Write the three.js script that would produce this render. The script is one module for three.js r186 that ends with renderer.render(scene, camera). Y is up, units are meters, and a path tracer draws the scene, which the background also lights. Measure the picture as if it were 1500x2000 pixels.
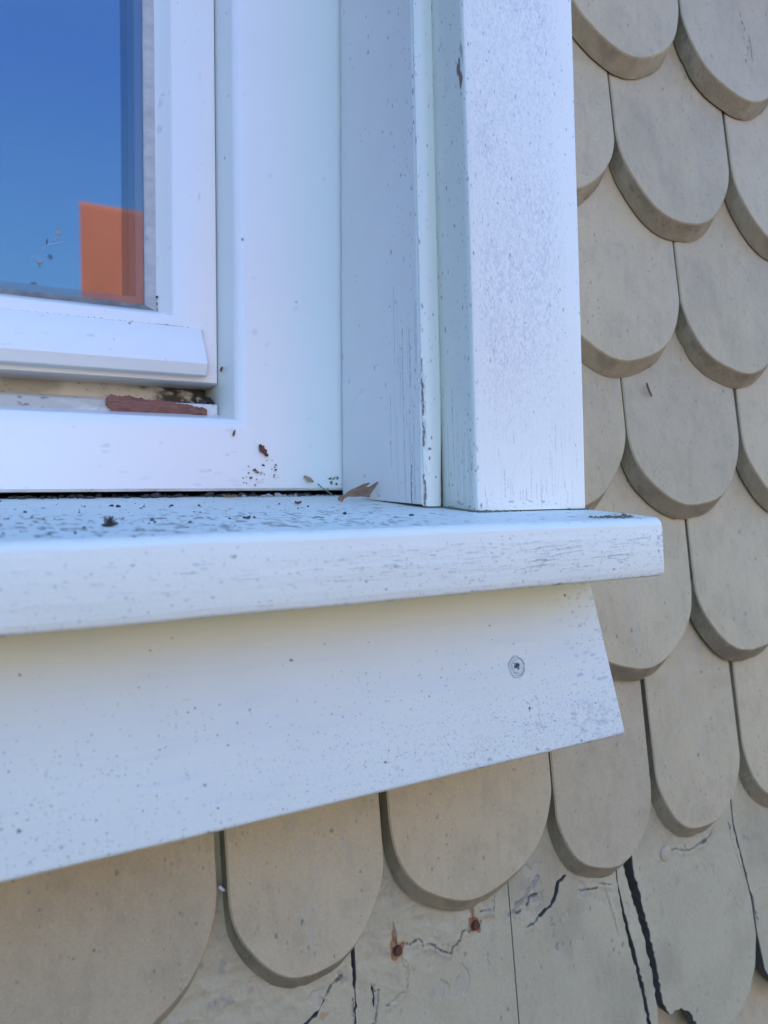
import * as THREE from 'three';
import { mergeGeometries, toCreasedNormals } from 'three/addons/utils/BufferGeometryUtils.js';

// ---------------------------------------------------------------- camera, sky, sun, exposure
const scene = new THREE.Scene();
const camera = new THREE.PerspectiveCamera(69.19, 0.75, 0.02, 400);
camera.position.set(0, 0, 0.325);
camera.rotation.order = 'YXZ';
camera.rotation.set(-0.0024925, -0.518761, -0.0226965);
camera.focus = 0.385;
camera.userData.fStop = 9;

const SUN = new THREE.Vector3(0.52, 0.64, -0.56).normalize();
const sky = (() => {
  const W = 256, H = 128, d = new Float32Array(W * H * 4);
  const stops = [[0, 1.14, 1.17, 0.70], [0.10, 0.60, 0.76, 0.64], [0.22, 0.150, 0.390, 0.80], [0.50, 0.080, 0.222, 0.68], [1, 0.092, 0.215, 0.42]];   // sine of height, colour
  for (let j = 0; j < H; j++) {
    const el = ((j + 0.5) / H - 0.5) * Math.PI, t = Math.max(0, Math.sin(el));
    for (let i = 0; i < W; i++) {
      const o = (j * W + i) * 4;
      let k = 0; while (k < 3 && t > stops[k + 1][0]) k++;
      const f = Math.min(1, (t - stops[k][0]) / (stops[k + 1][0] - stops[k][0]));
      for (let c = 1; c < 4; c++) d[o + c - 1] = el < 0 ? stops[0][c] * 0.4 : stops[k][c] * (1 - f) + stops[k + 1][c] * f;
      d[o + 3] = 1;
    }
  }
  const t = new THREE.DataTexture(d, W, H, THREE.RGBAFormat, THREE.FloatType);
  t.mapping = THREE.EquirectangularReflectionMapping; t.magFilter = t.minFilter = THREE.LinearFilter; t.needsUpdate = true;
  return t;
})();
scene.background = sky; scene.environment = sky;
const sun = new THREE.DirectionalLight(0xfff0dc, 4.2);
sun.position.copy(SUN).multiplyScalar(40); scene.add(sun, sun.target);
sun.castShadow = true; sun.shadow.mapSize.set(2048, 2048);
Object.assign(sun.shadow.camera, { left: -25, right: 25, top: 25, bottom: -25, near: 1, far: 120 });
const renderer = new THREE.WebGLRenderer({ antialias: true });
renderer.toneMapping = THREE.LinearToneMapping;
renderer.toneMappingExposure = 4.15;
renderer.shadowMap.enabled = true;

// ---------------------------------------------------------------- random numbers and noise
function rng(seed) { let a = seed >>> 0; return () => { a = (a + 0x6D2B79F5) >>> 0; let t = a; t = Math.imul(t ^ (t >>> 15), t | 1); t ^= t + Math.imul(t ^ (t >>> 7), t | 61); return ((t ^ (t >>> 14)) >>> 0) / 4294967296; }; }
const hash = (x, y) => { let h = Math.imul(x, 374761393) + Math.imul(y, 668265263) | 0; h = Math.imul(h ^ (h >>> 13), 1274126177); return ((h ^ (h >>> 16)) >>> 0) / 4294967296; };
function noise(x, y) {
  const i = Math.floor(x), j = Math.floor(y), f = x - i, g = y - j, u = f * f * (3 - 2 * f), v = g * g * (3 - 2 * g);
  return (hash(i, j) * (1 - u) + hash(i + 1, j) * u) * (1 - v) + (hash(i, j + 1) * (1 - u) + hash(i + 1, j + 1) * u) * v;
}
const fbm = (x, y, n = 4) => { let s = 0, a = 0.5, t = 0; for (let k = 0; k < n; k++) { s += a * noise(x, y); t += a; x = x * 2.03 + 17.3; y = y * 2.03 + 9.1; a *= 0.5; } return s / t; };
const sstep = (a, b, x) => { const t = Math.min(1, Math.max(0, (x - a) / (b - a))); return t * t * (3 - 2 * t); };

// ---------------------------------------------------------------- surface painter: colour and relief of a surface, in metres
class Surface {
  constructor(u0, u1, v0, v1, ppm, base) {
    Object.assign(this, { u0, v0, w: u1 - u0, h: v1 - v0, ppm });
    this.W = Math.max(8, Math.round(this.w * ppm)); this.H = Math.max(8, Math.round(this.h * ppm));
    this.c = new Float32Array(this.W * this.H * 3); this.b = new Float32Array(this.W * this.H).fill(0.6);
    for (let k = 0; k < this.W * this.H; k++) for (let q = 0; q < 3; q++) this.c[k * 3 + q] = base[q];
  }
  each(fn) {
    for (let j = 0; j < this.H; j++) for (let i = 0; i < this.W; i++) {
      const k = j * this.W + i, r = fn(this.u0 + (i + 0.5) / this.ppm, this.v0 + (j + 0.5) / this.ppm);
      if (typeof r === 'number') for (let q = 0; q < 3; q++) this.c[k * 3 + q] *= r; else { for (let q = 0; q < 3; q++) this.c[k * 3 + q] = this.c[k * 3 + q] * (1 - r[3]) + r[q] * r[3]; if (r[4]) this.b[k] += r[4]; }
    }
    return this;
  }
  relief(fn) { for (let j = 0; j < this.H; j++) for (let i = 0; i < this.W; i++) this.b[j * this.W + i] += fn(this.u0 + (i + 0.5) / this.ppm, this.v0 + (j + 0.5) / this.ppm); return this; }
  put(i, j, col, a, depth) {
    if (i < 0 || j < 0 || i >= this.W || j >= this.H) return;
    const k = j * this.W + i;
    for (let q = 0; q < 3; q++) this.c[k * 3 + q] = this.c[k * 3 + q] * (1 - a) + col[q] * a;
    this.b[k] += depth * a;
  }
  // an irregular spot
  spot(u, v, ru, rv, col, a = 1, depth = 0, ang = 0, rag = 0.35) {
    const p = this.ppm, ci = (u - this.u0) * p, cj = (v - this.v0) * p, R = Math.max(ru, rv) * p * (1 + rag) + 1.5, ca = Math.cos(ang), sa = Math.sin(ang);
    for (let j = Math.floor(cj - R); j <= cj + R; j++) for (let i = Math.floor(ci - R); i <= ci + R; i++) {
      const dx = i + 0.5 - ci, dy = j + 0.5 - cj, x = (dx * ca + dy * sa) / (ru * p), y = (-dx * sa + dy * ca) / (rv * p);
      const d = Math.hypot(x, y), th = Math.atan2(y, x), edge = 1 + rag * (noise(ci * 1.7 + Math.cos(th) * 1.6 + 5, cj * 1.3 + Math.sin(th) * 1.6) * 2 - 1);
      const px = 1 / (Math.min(ru, rv) * p), m = Math.min(1, Math.max(0, (edge - d) / Math.max(px, 0.05) + 0.5));
      if (m > 0) this.put(i, j, col, m * a, depth);
    }
  }
  line(pts, wid, col, a = 1, depth = 0, rag = 0.5) {
    const cover = new Map();
    for (let n = 0; n + 1 < pts.length; n++) {
      const [x0, y0] = pts[n], [x1, y1] = pts[n + 1], L = Math.hypot(x1 - x0, y1 - y0), m = Math.max(1, Math.ceil(L * this.ppm * 2));
      for (let s = 0; s <= m; s++) {
        const t = s / m, u = x0 + (x1 - x0) * t, v = y0 + (y1 - y0) * t, w = wid * (1 - rag + 2 * rag * noise(u * 900 + 3, v * 900));
        const ci = (u - this.u0) * this.ppm, cj = (v - this.v0) * this.ppm, r = w * this.ppm / 2;
        for (let j = Math.floor(cj - r - 1); j <= cj + r + 1; j++) for (let i = Math.floor(ci - r - 1); i <= ci + r + 1; i++) {
          const c = Math.min(1, Math.max(0, r + 0.5 - Math.hypot(i + 0.5 - ci, j + 0.5 - cj))) * Math.min(1, 2 * r); if (c <= 0 || i < 0 || j < 0 || i >= this.W || j >= this.H) continue;
          const k = j * this.W + i; if (c > (cover.get(k) ?? 0)) cover.set(k, c);
        }
      }
    }
    for (const [k, c] of cover) this.put(k % this.W, (k - k % this.W) / this.W, col, c * a, depth);
  }
  // raises the relief along a line, colour untouched
  ridge(pts, wid, h) {
    const top = new Map();
    for (let n = 0; n + 1 < pts.length; n++) {
      const [x0, y0] = pts[n], [x1, y1] = pts[n + 1], m = Math.max(1, Math.ceil(Math.hypot(x1 - x0, y1 - y0) * this.ppm));
      for (let s = 0; s <= m; s++) {
        const ci = (x0 + (x1 - x0) * s / m - this.u0) * this.ppm, cj = (y0 + (y1 - y0) * s / m - this.v0) * this.ppm, r = wid * this.ppm / 2;
        for (let j = Math.max(0, Math.floor(cj - r)); j <= Math.min(this.H - 1, cj + r); j++) for (let i = Math.max(0, Math.floor(ci - r)); i <= Math.min(this.W - 1, ci + r); i++) {
          const c = 1 - Math.hypot(i + 0.5 - ci, j + 0.5 - cj) / r, k = j * this.W + i; if (c > (top.get(k) ?? 0)) top.set(k, c);
        }
      }
    }
    for (const [k, c] of top) this.b[k] += h * c * c * (3 - 2 * c);
  }
  wiggle(pts, amp, seed = 1, n = 8) {
    const out = [];
    for (let k = 0; k + 1 < pts.length; k++) for (let s = 0; s < n; s++) {
      const t = s / n, u = pts[k][0] + (pts[k + 1][0] - pts[k][0]) * t, v = pts[k][1] + (pts[k + 1][1] - pts[k][1]) * t;
      out.push([u + amp * (noise(u * 400 + seed, v * 400) * 2 - 1), v + amp * (noise(u * 400, v * 400 + seed * 7) * 2 - 1)]);
    }
    out.push(pts[pts.length - 1]); return out;
  }
  specks(n, seed, where, size, col, alpha, opt = {}) {
    const R = rng(seed); let tries = n * 12;
    while (n > 0 && tries-- > 0) {
      const u = this.u0 + R() * this.w, v = this.v0 + R() * this.h;
      if (R() > where(u, v)) continue;
      n--;
      const s = size[0] + (size[1] - size[0]) * Math.pow(R(), opt.pow ?? 2.2), k = opt.stretch ? 1 + R() * opt.stretch : 0.8 + R() * 0.5;
      const a = alpha[0] + (alpha[1] - alpha[0]) * R();
      this.spot(u, v, opt.alongU ? s * k : s, opt.alongU ? s : s * k, col, a, opt.depth ?? 0, (R() - 0.5) * (opt.turn ?? 0.4), opt.rag ?? 0.4);
    }
    return this;
  }
  maps() {
    const N = this.W * this.H, a = new Uint8Array(N * 4), b = new Uint8Array(N * 4);
    for (let k = 0; k < N; k++) {
      for (let q = 0; q < 3; q++) { const c = Math.min(1, Math.max(0, this.c[k * 3 + q])); a[k * 4 + q] = 255 * (c <= 0.0031308 ? 12.92 * c : 1.055 * Math.pow(c, 1 / 2.4) - 0.055) + 0.5; }
      b[k * 4] = b[k * 4 + 1] = b[k * 4 + 2] = 255 * Math.min(1, Math.max(0, this.b[k])); a[k * 4 + 3] = b[k * 4 + 3] = 255;
    }
    return [a, b].map((d, n) => {
      const t = new THREE.DataTexture(d, this.W, this.H, THREE.RGBAFormat);
      t.wrapS = t.wrapT = THREE.MirroredRepeatWrapping; t.magFilter = THREE.LinearFilter; t.minFilter = THREE.LinearMipmapLinearFilter; t.generateMipmaps = true;
      t.repeat.set(1 / this.w, 1 / this.h); t.offset.set(-this.u0 / this.w, -this.v0 / this.h);   // uv are metres
      if (!n) t.colorSpace = THREE.SRGBColorSpace;
      t.needsUpdate = true; return t;
    });
  }
  material(rough, bump, more = {}) {
    const [map, bumpMap] = this.maps();
    return new THREE.MeshPhysicalMaterial({ map, bumpMap, bumpScale: bump, roughness: rough, ...more });
  }
}
const plain = (r, g, b, rough = 0.6, more = {}) => new THREE.MeshPhysicalMaterial({ color: new THREE.Color().setRGB(r, g, b), roughness: rough, ...more });

// ---------------------------------------------------------------- geometry helpers
function geo(pos, uv) {
  const g = new THREE.BufferGeometry();
  g.setAttribute('position', new THREE.Float32BufferAttribute(pos, 3)); g.setAttribute('uv', new THREE.Float32BufferAttribute(uv, 2));
  return g;
}
// rounds the corners of a closed outline: points [p, q, radius]
function rounded(pts, segs = 5) {
  const out = [], n = pts.length;
  for (let k = 0; k < n; k++) {
    const [px, py, r = 0] = pts[k];
    if (!r) { out.push([px, py]); continue; }
    const a = pts[(k + n - 1) % n], b = pts[(k + 1) % n];
    const da = Math.hypot(a[0] - px, a[1] - py), db = Math.hypot(b[0] - px, b[1] - py);
    const ax = (a[0] - px) / da, ay = (a[1] - py) / da, bx = (b[0] - px) / db, by = (b[1] - py) / db;
    const half = Math.acos(Math.max(-1, Math.min(1, ax * bx + ay * by))) / 2, d = Math.min(r / Math.tan(half), da * 0.49, db * 0.49);
    for (let s = 0; s <= segs; s++) {
      const t = s / segs, u = 1 - t;   // quadratic corner
      out.push([u * u * (px + ax * d) + 2 * u * t * px + t * t * (px + bx * d), u * u * (py + ay * d) + 2 * u * t * py + t * t * (py + by * d)]);
    }
  }
  return out;
}
const areaOf = p => p.reduce((s, a, k) => { const b = p[(k + 1) % p.length]; return s + a[0] * b[1] - b[0] * a[1]; }, 0) / 2;
function inset(p, d) {
  const n = p.length, s = areaOf(p) > 0 ? 1 : -1;
  return p.map((c, k) => {
    const a = p[(k + n - 1) % n], b = p[(k + 1) % n];
    let tx = b[0] - a[0], ty = b[1] - a[1]; const L = Math.hypot(tx, ty) || 1;
    return [c[0] - s * d * ty / L, c[1] + s * d * tx / L];
  });
}
// keeps long flat stretches flat: extra points close to both ends, so that rounded corners do not bend the shading of the whole face
function holdEdges(a, b, e = 0.00035) {
  const L = Math.hypot(...a.map((v, k) => b[k] - v)), at = t => a.map((v, k) => v + (b[k] - v) * t);
  return L < 0.003 ? [a] : [a, at(e / L), at(1 - e / L)];
}
// a profile run along an axis: 'y' takes the profile as (x, z), 'x' takes it as (z, y). uv: u along the outline, v along the run, in metres
function run(prof, axis, from, to, { steps = 1, ends = 0, warp, crease = 0.6 } = {}) {
  prof = prof.flatMap((a, k) => holdEdges(a, prof[(k + 1) % prof.length]));
  const n = prof.length, per = [0];
  for (let k = 0; k < n; k++) { const a = prof[k], b = prof[(k + 1) % n]; per.push(per[k] + Math.hypot(b[0] - a[0], b[1] - a[1])); }
  const stations = [];
  if (ends) stations.push([from, inset(prof, ends)]);
  for (let s = 0; s <= steps; s++) { const t = s / steps; stations.push([from + (ends ? ends : 0) + (to - from - (ends ? 2 * ends : 0)) * t, prof]); }
  if (ends) stations.push([to, inset(prof, ends)]);
  const P = (q, v) => axis === 'y' ? [q[0], v, q[1]] : [v, q[1], q[0]];
  const pos = [], uv = [], flip = (areaOf(prof) > 0) === (axis === 'y');
  const tri = (a, b, c, ua, ub, uc) => { if (flip) { pos.push(...a, ...b, ...c); uv.push(...ua, ...ub, ...uc); } else { pos.push(...a, ...c, ...b); uv.push(...ua, ...uc, ...ub); } };
  for (let s = 0; s + 1 < stations.length; s++) {
    const [v0, A] = stations[s], [v1, B] = stations[s + 1];
    for (let k = 0; k < n; k++) {
      const m = (k + 1) % n, a = P(A[k], v0), b = P(A[m], v0), c = P(B[m], v1), d = P(B[k], v1), u0 = per[k], u1 = per[k + 1];
      tri(a, d, b, [u0, v0], [u0, v1], [u1, v0]); tri(b, d, c, [u1, v0], [u0, v1], [u1, v1]);
    }
  }
  for (const [v, Q, up] of [[...stations[0], false], [...stations[stations.length - 1], true]]) {
    const T = THREE.ShapeUtils.triangulateShape(Q.map(q => new THREE.Vector2(...q)), []);
    for (const [i, j, k] of T) { const a = P(Q[i], v), b = P(Q[j], v), c = P(Q[k], v); if (up) tri(a, c, b, Q[i], Q[k], Q[j]); else tri(a, b, c, Q[i], Q[j], Q[k]); }
  }
  const g = geo(pos, uv);
  if (warp) bend(g, warp);
  return toCreasedNormals(g, crease);
}
function bend(g, fn) { const p = g.attributes.position; for (let k = 0; k < p.count; k++) { const r = fn(p.getX(k), p.getY(k), p.getZ(k)); p.setXYZ(k, ...r); } return g; }
// a closed frame of rings [xLeft, xRight, yBottom, yTop, z]; uv u round the section, v along the side
function ringFrame(rings, warp, crease = 0.7) {
  rings = rings.flatMap((a, k) => holdEdges(a, rings[(k + 1) % rings.length], 0.0005));
  const pos = [], uv = [];
  const C = r => [[r[0], r[2], r[4]], [r[1], r[2], r[4]], [r[1], r[3], r[4]], [r[0], r[3], r[4]]];
  let u0 = 0;
  for (let k = 0; k < rings.length; k++) {
    const A = C(rings[k]), B = C(rings[(k + 1) % rings.length]), wr = rings[k], ws = rings[(k + 1) % rings.length];
    const u1 = u0 + Math.hypot(ws[2] - wr[2], ws[4] - wr[4]);
    for (let s = 0; s < 4; s++) {
      const t = (s + 1) % 4, a = A[s], b = A[t], c = B[t], d = B[s], ax = s % 2 ? 1 : 0, o = s * 3;
      const f = (p, u) => [u + s * 0.31, p[ax] + o * 0.1];
      for (const [p, q, r, up, uq, ur] of [[a, b, d, u0, u0, u1], [b, c, d, u0, u1, u1]]) { pos.push(...p, ...q, ...r); uv.push(...f(p, up), ...f(q, uq), ...f(r, ur)); }
    }
    u0 = u1;
  }
  const g = geo(pos, uv); if (warp) bend(g, warp);
  return toCreasedNormals(g, crease);
}
function box(x0, x1, y0, y1, z0, z1) { const g = new THREE.BoxGeometry(x1 - x0, y1 - y0, z1 - z0); g.translate((x0 + x1) / 2, (y0 + y1) / 2, (z0 + z1) / 2); return g; }
function part(name, g, m, parent, label) {
  const o = new THREE.Mesh(g, m); o.name = name; o.castShadow = o.receiveShadow = true; parent.add(o);
  if (label) o.userData.label = label;
  return o;
}
const taken = {};
function numbered(name) { const n = taken[name] = (taken[name] ?? -1) + 1; return n ? name + '_' + String(n).padStart(3, '0') : name; }
function thing(name, label, category, at = [0, 0, 0], extra = {}) {
  const o = new THREE.Group(); o.name = numbered(name); o.position.set(...at); o.userData = { label, category, ...extra }; scene.add(o); return o;
}
function single(name, g, m, label, category, extra = {}) { const o = part(numbered(name), g, m, scene); o.userData = { label, category, ...extra }; return o; }

// ---------------------------------------------------------------- materials
const WHITE = [0.83, 0.797, 0.672], DIRT = [0.13, 0.13, 0.135], GREY = [0.36, 0.37, 0.38], WOOD = [0.20, 0.125, 0.085], BLACK = [0.03, 0.03, 0.035];
const BEIGE = [0.50, 0.385, 0.213];
const blotch = (s, k, amt) => (u, v) => 1 - amt * fbm(u * k + s, v * k + s * 3, 4);

const casingMat = (() => {
  const t = new Surface(-0.002, 0.185, -0.02, 0.36, 3000, WHITE), F = 0.0563, E = 0.1313;
  t.each(blotch(3, 60, 0.05));
  const film = (u, v) => (u > F - 0.001 && u < E ? sstep(F - 0.004, F + 0.012, u) * (1 - sstep(E - 0.028, E - 0.008, u)) : 0) * sstep(0.02, 0.10, v) * (0.55 + 0.45 * sstep(0.30, 0.62, fbm(u * 42, v * 26 + 9, 3)));
  t.each((u, v) => [0.50, 0.51, 0.52, 0.40 * film(u, v) * sstep(0.42, 0.66, fbm(u * 900, v * 500, 3))]);
  t.specks(15000, 11, (u, v) => 0.03 + 0.97 * film(u, v), [0.00011, 0.00028], GREY, [0.12, 0.5], { stretch: 2.0, depth: -0.04 });
  t.specks(620, 12, (u, v) => (u > F && u < E ? 0.5 : 0.25) * sstep(0.0, 0.2, v), [0.00018, 0.00042], DIRT, [0.3, 0.75], { stretch: 2.5, depth: -0.15 });
  t.specks(330, 13, (u, v) => (Math.abs(u - F + 0.004) < 0.006 ? 1 : u < F ? 0.25 : 0), [0.00018, 0.00048], DIRT, [0.4, 0.85], { stretch: 3, depth: -0.2 });
  const R = rng(14);
  for (let k = 0; k < 70; k++) {                       // drying cracks that rise from the end grain
    const u = F + 0.004 + R() * 0.064, v = R() < 0.6 ? R() * 0.012 - 0.002 : R() * 0.045, L = 0.004 + R() * R() * 0.022;
    t.line(t.wiggle([[u, v], [u + (R() - 0.5) * 0.0006, v + L]], 0.00015, k), 0.00014 + 0.00016 * R(), DIRT, 0.25 + 0.5 * R(), -0.3);
  }
  for (let k = 0; k < 16; k++) { const u = F - 0.026 + R() * 0.024, v = R() * 0.03; t.line(t.wiggle([[u, v - 0.01], [u, v + 0.02 + R() * 0.02]], 0.0002, k), 0.0002, DIRT, 0.6, -0.3); }
  t.spot(F - 0.0045, 0.222, 0.0016, 0.0065, WOOD, 0.95, -0.3, 0.12, 0.6); t.spot(F - 0.0025, 0.232, 0.0009, 0.006, GREY, 0.9, -0.3, 0.1, 0.6);
  t.specks(260, 15, (u, v) => (v < 0.003 && u < E ? sstep(0.4, 0.6, fbm(u * 150, 3, 2)) : 0), [0.0002, 0.0008], [0.2, 0.2, 0.15], [0.2, 0.7], { stretch: 2, alongU: true, rag: 0.7 });
  t.relief((u, v) => 0.16 * (fbm(u * 260, v * 22, 3) - 0.5) + 0.08 * (noise(u * 1500, v * 1500) - 0.5));
  return t.material(0.42, 0.0006);
})();
const beadMat = (() => {
  const t = new Surface(-0.001, 0.07, -0.02, 0.36, 3000, WHITE), F = 0.0018;
  t.each(blotch(5, 60, 0.04));
  t.specks(150, 21, (u, v) => (u > F - 0.001 && u < F + 0.015 ? 0.5 : 0.1), [0.00015, 0.00036], DIRT, [0.3, 0.75], { stretch: 2.5, depth: -0.2 });
  t.specks(110, 26, (u, v) => (Math.abs(u - F) < 0.0012 ? 1 : 0), [0.00015, 0.0004], DIRT, [0.3, 0.75], { stretch: 4, depth: -0.2 });
  for (const [v0, v1, w] of [[0.034, 0.046, 0.0010], [0.050, 0.069, 0.0011], [-0.004, 0.018, 0.0010], [0.0735, 0.08, 0.0005]])
    t.line(t.wiggle([[F - 0.0002, v0], [F + 0.0002, (v0 + v1) / 2], [F - 0.0002, v1]], 0.0005, v0 * 900, 12), w, [0.24, 0.17, 0.14], 1, -0.5, 0.6);
  for (const [u, v, r, s] of [[0.0035, 0.046, 0.0009, 0.0006], [0.0032, 0.041, 0.0004, 0.0010], [0.0048, 0.052, 0.0004, 0.0009], [0.0068, 0.031, 0.0005, 0.0006]]) t.spot(F + u, v - 0.014, r, s, DIRT, 0.95, -0.3);
  t.relief((u, v) => 0.14 * (fbm(u * 300, v * 18, 3) - 0.5));
  return t.material(0.36, 0.0005);
})();
const revealMat = (() => {
  const t = new Surface(-0.002, 0.112, -0.02, 0.36, 3000, [0.855, 0.805, 0.72]);   // u: 0 at the window frame, 0.1 at the bead
  t.each(blotch(8, 40, 0.05));
  t.specks(320, 31, (u, v) => 0.04 + 0.9 * sstep(0.055, 0.1, u) * sstep(0.0, 0.1, v), [0.0002, 0.0006], DIRT, [0.35, 0.85], { stretch: 2.5, depth: -0.2 });
  t.specks(46, 32, () => 0.6, [0.0003, 0.0009], DIRT, [0.4, 0.9], { stretch: 1.4, depth: -0.2 });
  const R = rng(33);
  for (let k = 0; k < 26; k++) {
    const u = 0.05 + 0.048 * Math.sqrt(R()), v = 0.0 + R() * 0.09, L = 0.008 + R() * 0.04;
    t.line(t.wiggle([[u, v], [u + (R() - 0.5) * 0.001, v + L]], 0.0002, k), 0.00022 + 0.0002 * R(), DIRT, 0.3 + 0.4 * R(), -0.3);
  }
  t.line(t.wiggle([[0.079, -0.004], [0.078, 0.03], [0.0775, 0.075], [0.0785, 0.10]], 0.0003, 5), 0.00042, BLACK, 0.55, -0.5);
  t.line(t.wiggle([[0.085, -0.004], [0.0845, 0.015], [0.085, 0.024]], 0.0003, 6), 0.0008, BLACK, 0.85, -0.5);
  t.line(t.wiggle([[0.089, -0.004], [0.088, 0.03], [0.0885, 0.05]], 0.0003, 7), 0.0004, BLACK, 0.5, -0.5);
  t.line(t.wiggle([[0.012, 0.062], [0.022, 0.072], [0.034, 0.073]], 0.0004, 8), 0.0003, GREY, 0.6);
  t.relief((u, v) => 0.16 * (fbm(u * 220, v * 14, 3) - 0.5));
  return t.material(0.5, 0.0006);
})();
const sillMat = (() => {
  const t = new Surface(-0.004, 0.262, -0.03, 0.34, 2600, [0.81, 0.79, 0.645]), F = 0.187;   // u: 0 at the back, front edge near 0.187; v: along x
  t.each(blotch(2, 30, 0.07));
  const top = u => (u < F - 0.004 ? 1 : 0), front = u => (u > F && u < F + 0.030 ? 1 : 0);
  t.each((u, v) => [0.38, 0.35, 0.31, top(u) * (0.16 + 0.08 * sstep(0.42, 0.62, fbm(u * 500, v * 330 + 4, 4)))]);
  const patch = (u, v) => (u > 0.095 && u < F - 0.009 ? 1 - sstep(0.15, 0.20, v) : 0) * sstep(0.675, 0.70, fbm(u * 210 + 2, v * 320 + 7, 4) + 0.05 * sstep(0.09, 0.14, u));
  t.each((u, v) => { const m = patch(u, v) * (0.55 + 0.45 * noise(u * 1500, v * 1500)); return [0.085, 0.068, 0.06, 0.9 * m, 0.25 * m]; });
  t.specks(1700, 41, (u, v) => top(u) * (0.15 + 0.85 * (1 - sstep(0.06, 0.13, u))), [0.0002, 0.0007], [0.22, 0.22, 0.23], [0.25, 0.7], { alongU: false, stretch: 3, depth: -0.2 });
  t.specks(46, 42, (u, v) => (u > 0.085 && u < F - 0.010 ? (v < 0.19 ? 1 : 0.22) : 0), [0.0006, 0.0020], [0.06, 0.048, 0.045], [0.7, 0.98], { alongU: true, stretch: 1.0, depth: 0.2, rag: 0.7, turn: 3 });
  t.specks(330, 43, (u, v) => (u > 0.06 && u < F - 0.006 ? (v < 0.2 ? 1 : 0.4) : 0), [0.0004, 0.0012], [0.08, 0.065, 0.065], [0.5, 0.95], { alongU: true, stretch: 1.5, rag: 0.6 });
  const R = rng(44);
  for (let k = 0; k < 430; k++) {                       // weather checks along the grain of the front edge
    const band = noise(k * 0.37, 4) * 0.026, u = F + 0.001 + (R() < 0.55 ? 0.003 + R() * 0.011 : band), v = R() < 0.55 ? 0.13 + R() * 0.175 : R() * 0.3, L = 0.0012 + R() * R() * 0.010;
    t.line(t.wiggle([[u, v], [u + (R() - 0.5) * 0.0004, v + L]], 0.00012, k), 0.00013 + 0.00018 * R(), GREY, 0.25 + 0.6 * R(), -0.35);
  }
  for (let k = 0; k < 26; k++) { const u = F + 0.004 + R() * 0.013, v = 0.2 + R() * 0.09, L = 0.005 + R() * 0.014; t.line(t.wiggle([[u, v], [u - 0.0006, v + L]], 0.0003, k + 90), 0.00024, [0.2, 0.2, 0.2], 0.75, -0.5); }
  t.specks(900, 45, (u, v) => front(u) * (0.3 + 0.7 * sstep(0.04, 0.3, v)), [0.00016, 0.0004], GREY, [0.25, 0.7], { stretch: 1.6, depth: -0.1 });
  t.specks(120, 46, (u, v) => front(u) * 0.8, [0.0002, 0.0005], DIRT, [0.3, 0.8], { stretch: 1.2 });
  t.specks(3600, 47, (u, v) => (u > F + 0.0235 && u < F + 0.033 ? sstep(F + 0.0235, F + 0.028, u) : 0), [0.0002, 0.0008], [0.16, 0.15, 0.15], [0.3, 0.75], { stretch: 2.5 });
  t.specks(60, 48, (u, v) => (v > 0.300 && u > 0.05 && u < F + 0.03 ? 1 : 0), [0.0005, 0.0014], GREY, [0.5, 0.9], { depth: -0.4 });
  t.relief((u, v) => 0.22 * (fbm(u * 420, v * 26, 3) - 0.5) + 0.06 * (noise(u * 1300, v * 1300) - 0.5));
  return t.material(0.46, 0.0008);
})();
const apronMat = (() => {
  const t = new Surface(-0.02, 0.10, -0.03, 0.31, 3000, [0.69, 0.675, 0.545]);   // u: 0 at the top edge, 0.085 at the lower edge; v: along x
  t.each(blotch(6, 34, 0.05));
  t.each((u, v) => [0.58, 0.57, 0.55, 0.20 * sstep(0.52, 0.75, fbm(u * 300, v * 30, 3))]);
  t.specks(1100, 51, (u, v) => 0.02 + sstep(0.022, 0.05, u) * (0.25 + 0.75 * sstep(0.35, 0.65, fbm(u * 50, v * 40, 3))), [0.00012, 0.00028], [0.07, 0.07, 0.07], [0.4, 0.95], { stretch: 0.5, depth: -0.1 });
  t.specks(4200, 52, (u, v) => sstep(0.045, 0.078, u) * (0.2 + 0.8 * sstep(0.1, 0.2, v)), [0.0001, 0.00022], [0.12, 0.12, 0.13], [0.25, 0.75], { stretch: 0.6, depth: -0.06 });
  t.specks(34, 53, (u, v) => 0.3 + 0.7 * sstep(0.03, 0.06, u), [0.0003, 0.0007], BLACK, [0.7, 0.95], { stretch: 0.4 });
  t.specks(300, 54, (u, v) => (v > 0.24 ? sstep(0.25, 0.29, v) : 0), [0.0003, 0.0009], GREY, [0.25, 0.6], { stretch: 2.5 });
  t.specks(700, 55, (u, v) => (Math.hypot((u - 0.071) / 1.0, (v - 0.272) / 2.0) < 0.008 ? 1 : 0), [0.0003, 0.0012], [0.3, 0.3, 0.33], [0.1, 0.35], { stretch: 2 });
  t.specks(200, 58, (u, v) => (Math.hypot((u - 0.070) / 1.0, (v - 0.242) / 2.6) < 0.004 ? 1 : 0), [0.0002, 0.0008], [0.3, 0.3, 0.33], [0.2, 0.6], { stretch: 3, depth: -0.1 });
  t.line(t.wiggle([[0.056, 0.240], [0.062, 0.2405], [0.066, 0.239], [0.071, 0.2395]], 0.0006, 3), 0.0003, GREY, 0.7, 0.2);
  t.specks(60, 56, (u, v) => (u > 0.081 ? 1 : 0), [0.0003, 0.0008], DIRT, [0.3, 0.8], { stretch: 3 });
  t.relief((u, v) => 0.14 * (fbm(u * 520, v * 30, 3) - 0.5) + 0.06 * (noise(u * 1300, v * 1300) - 0.5));
  return t.material(0.5, 0.0006);
})();
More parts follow.
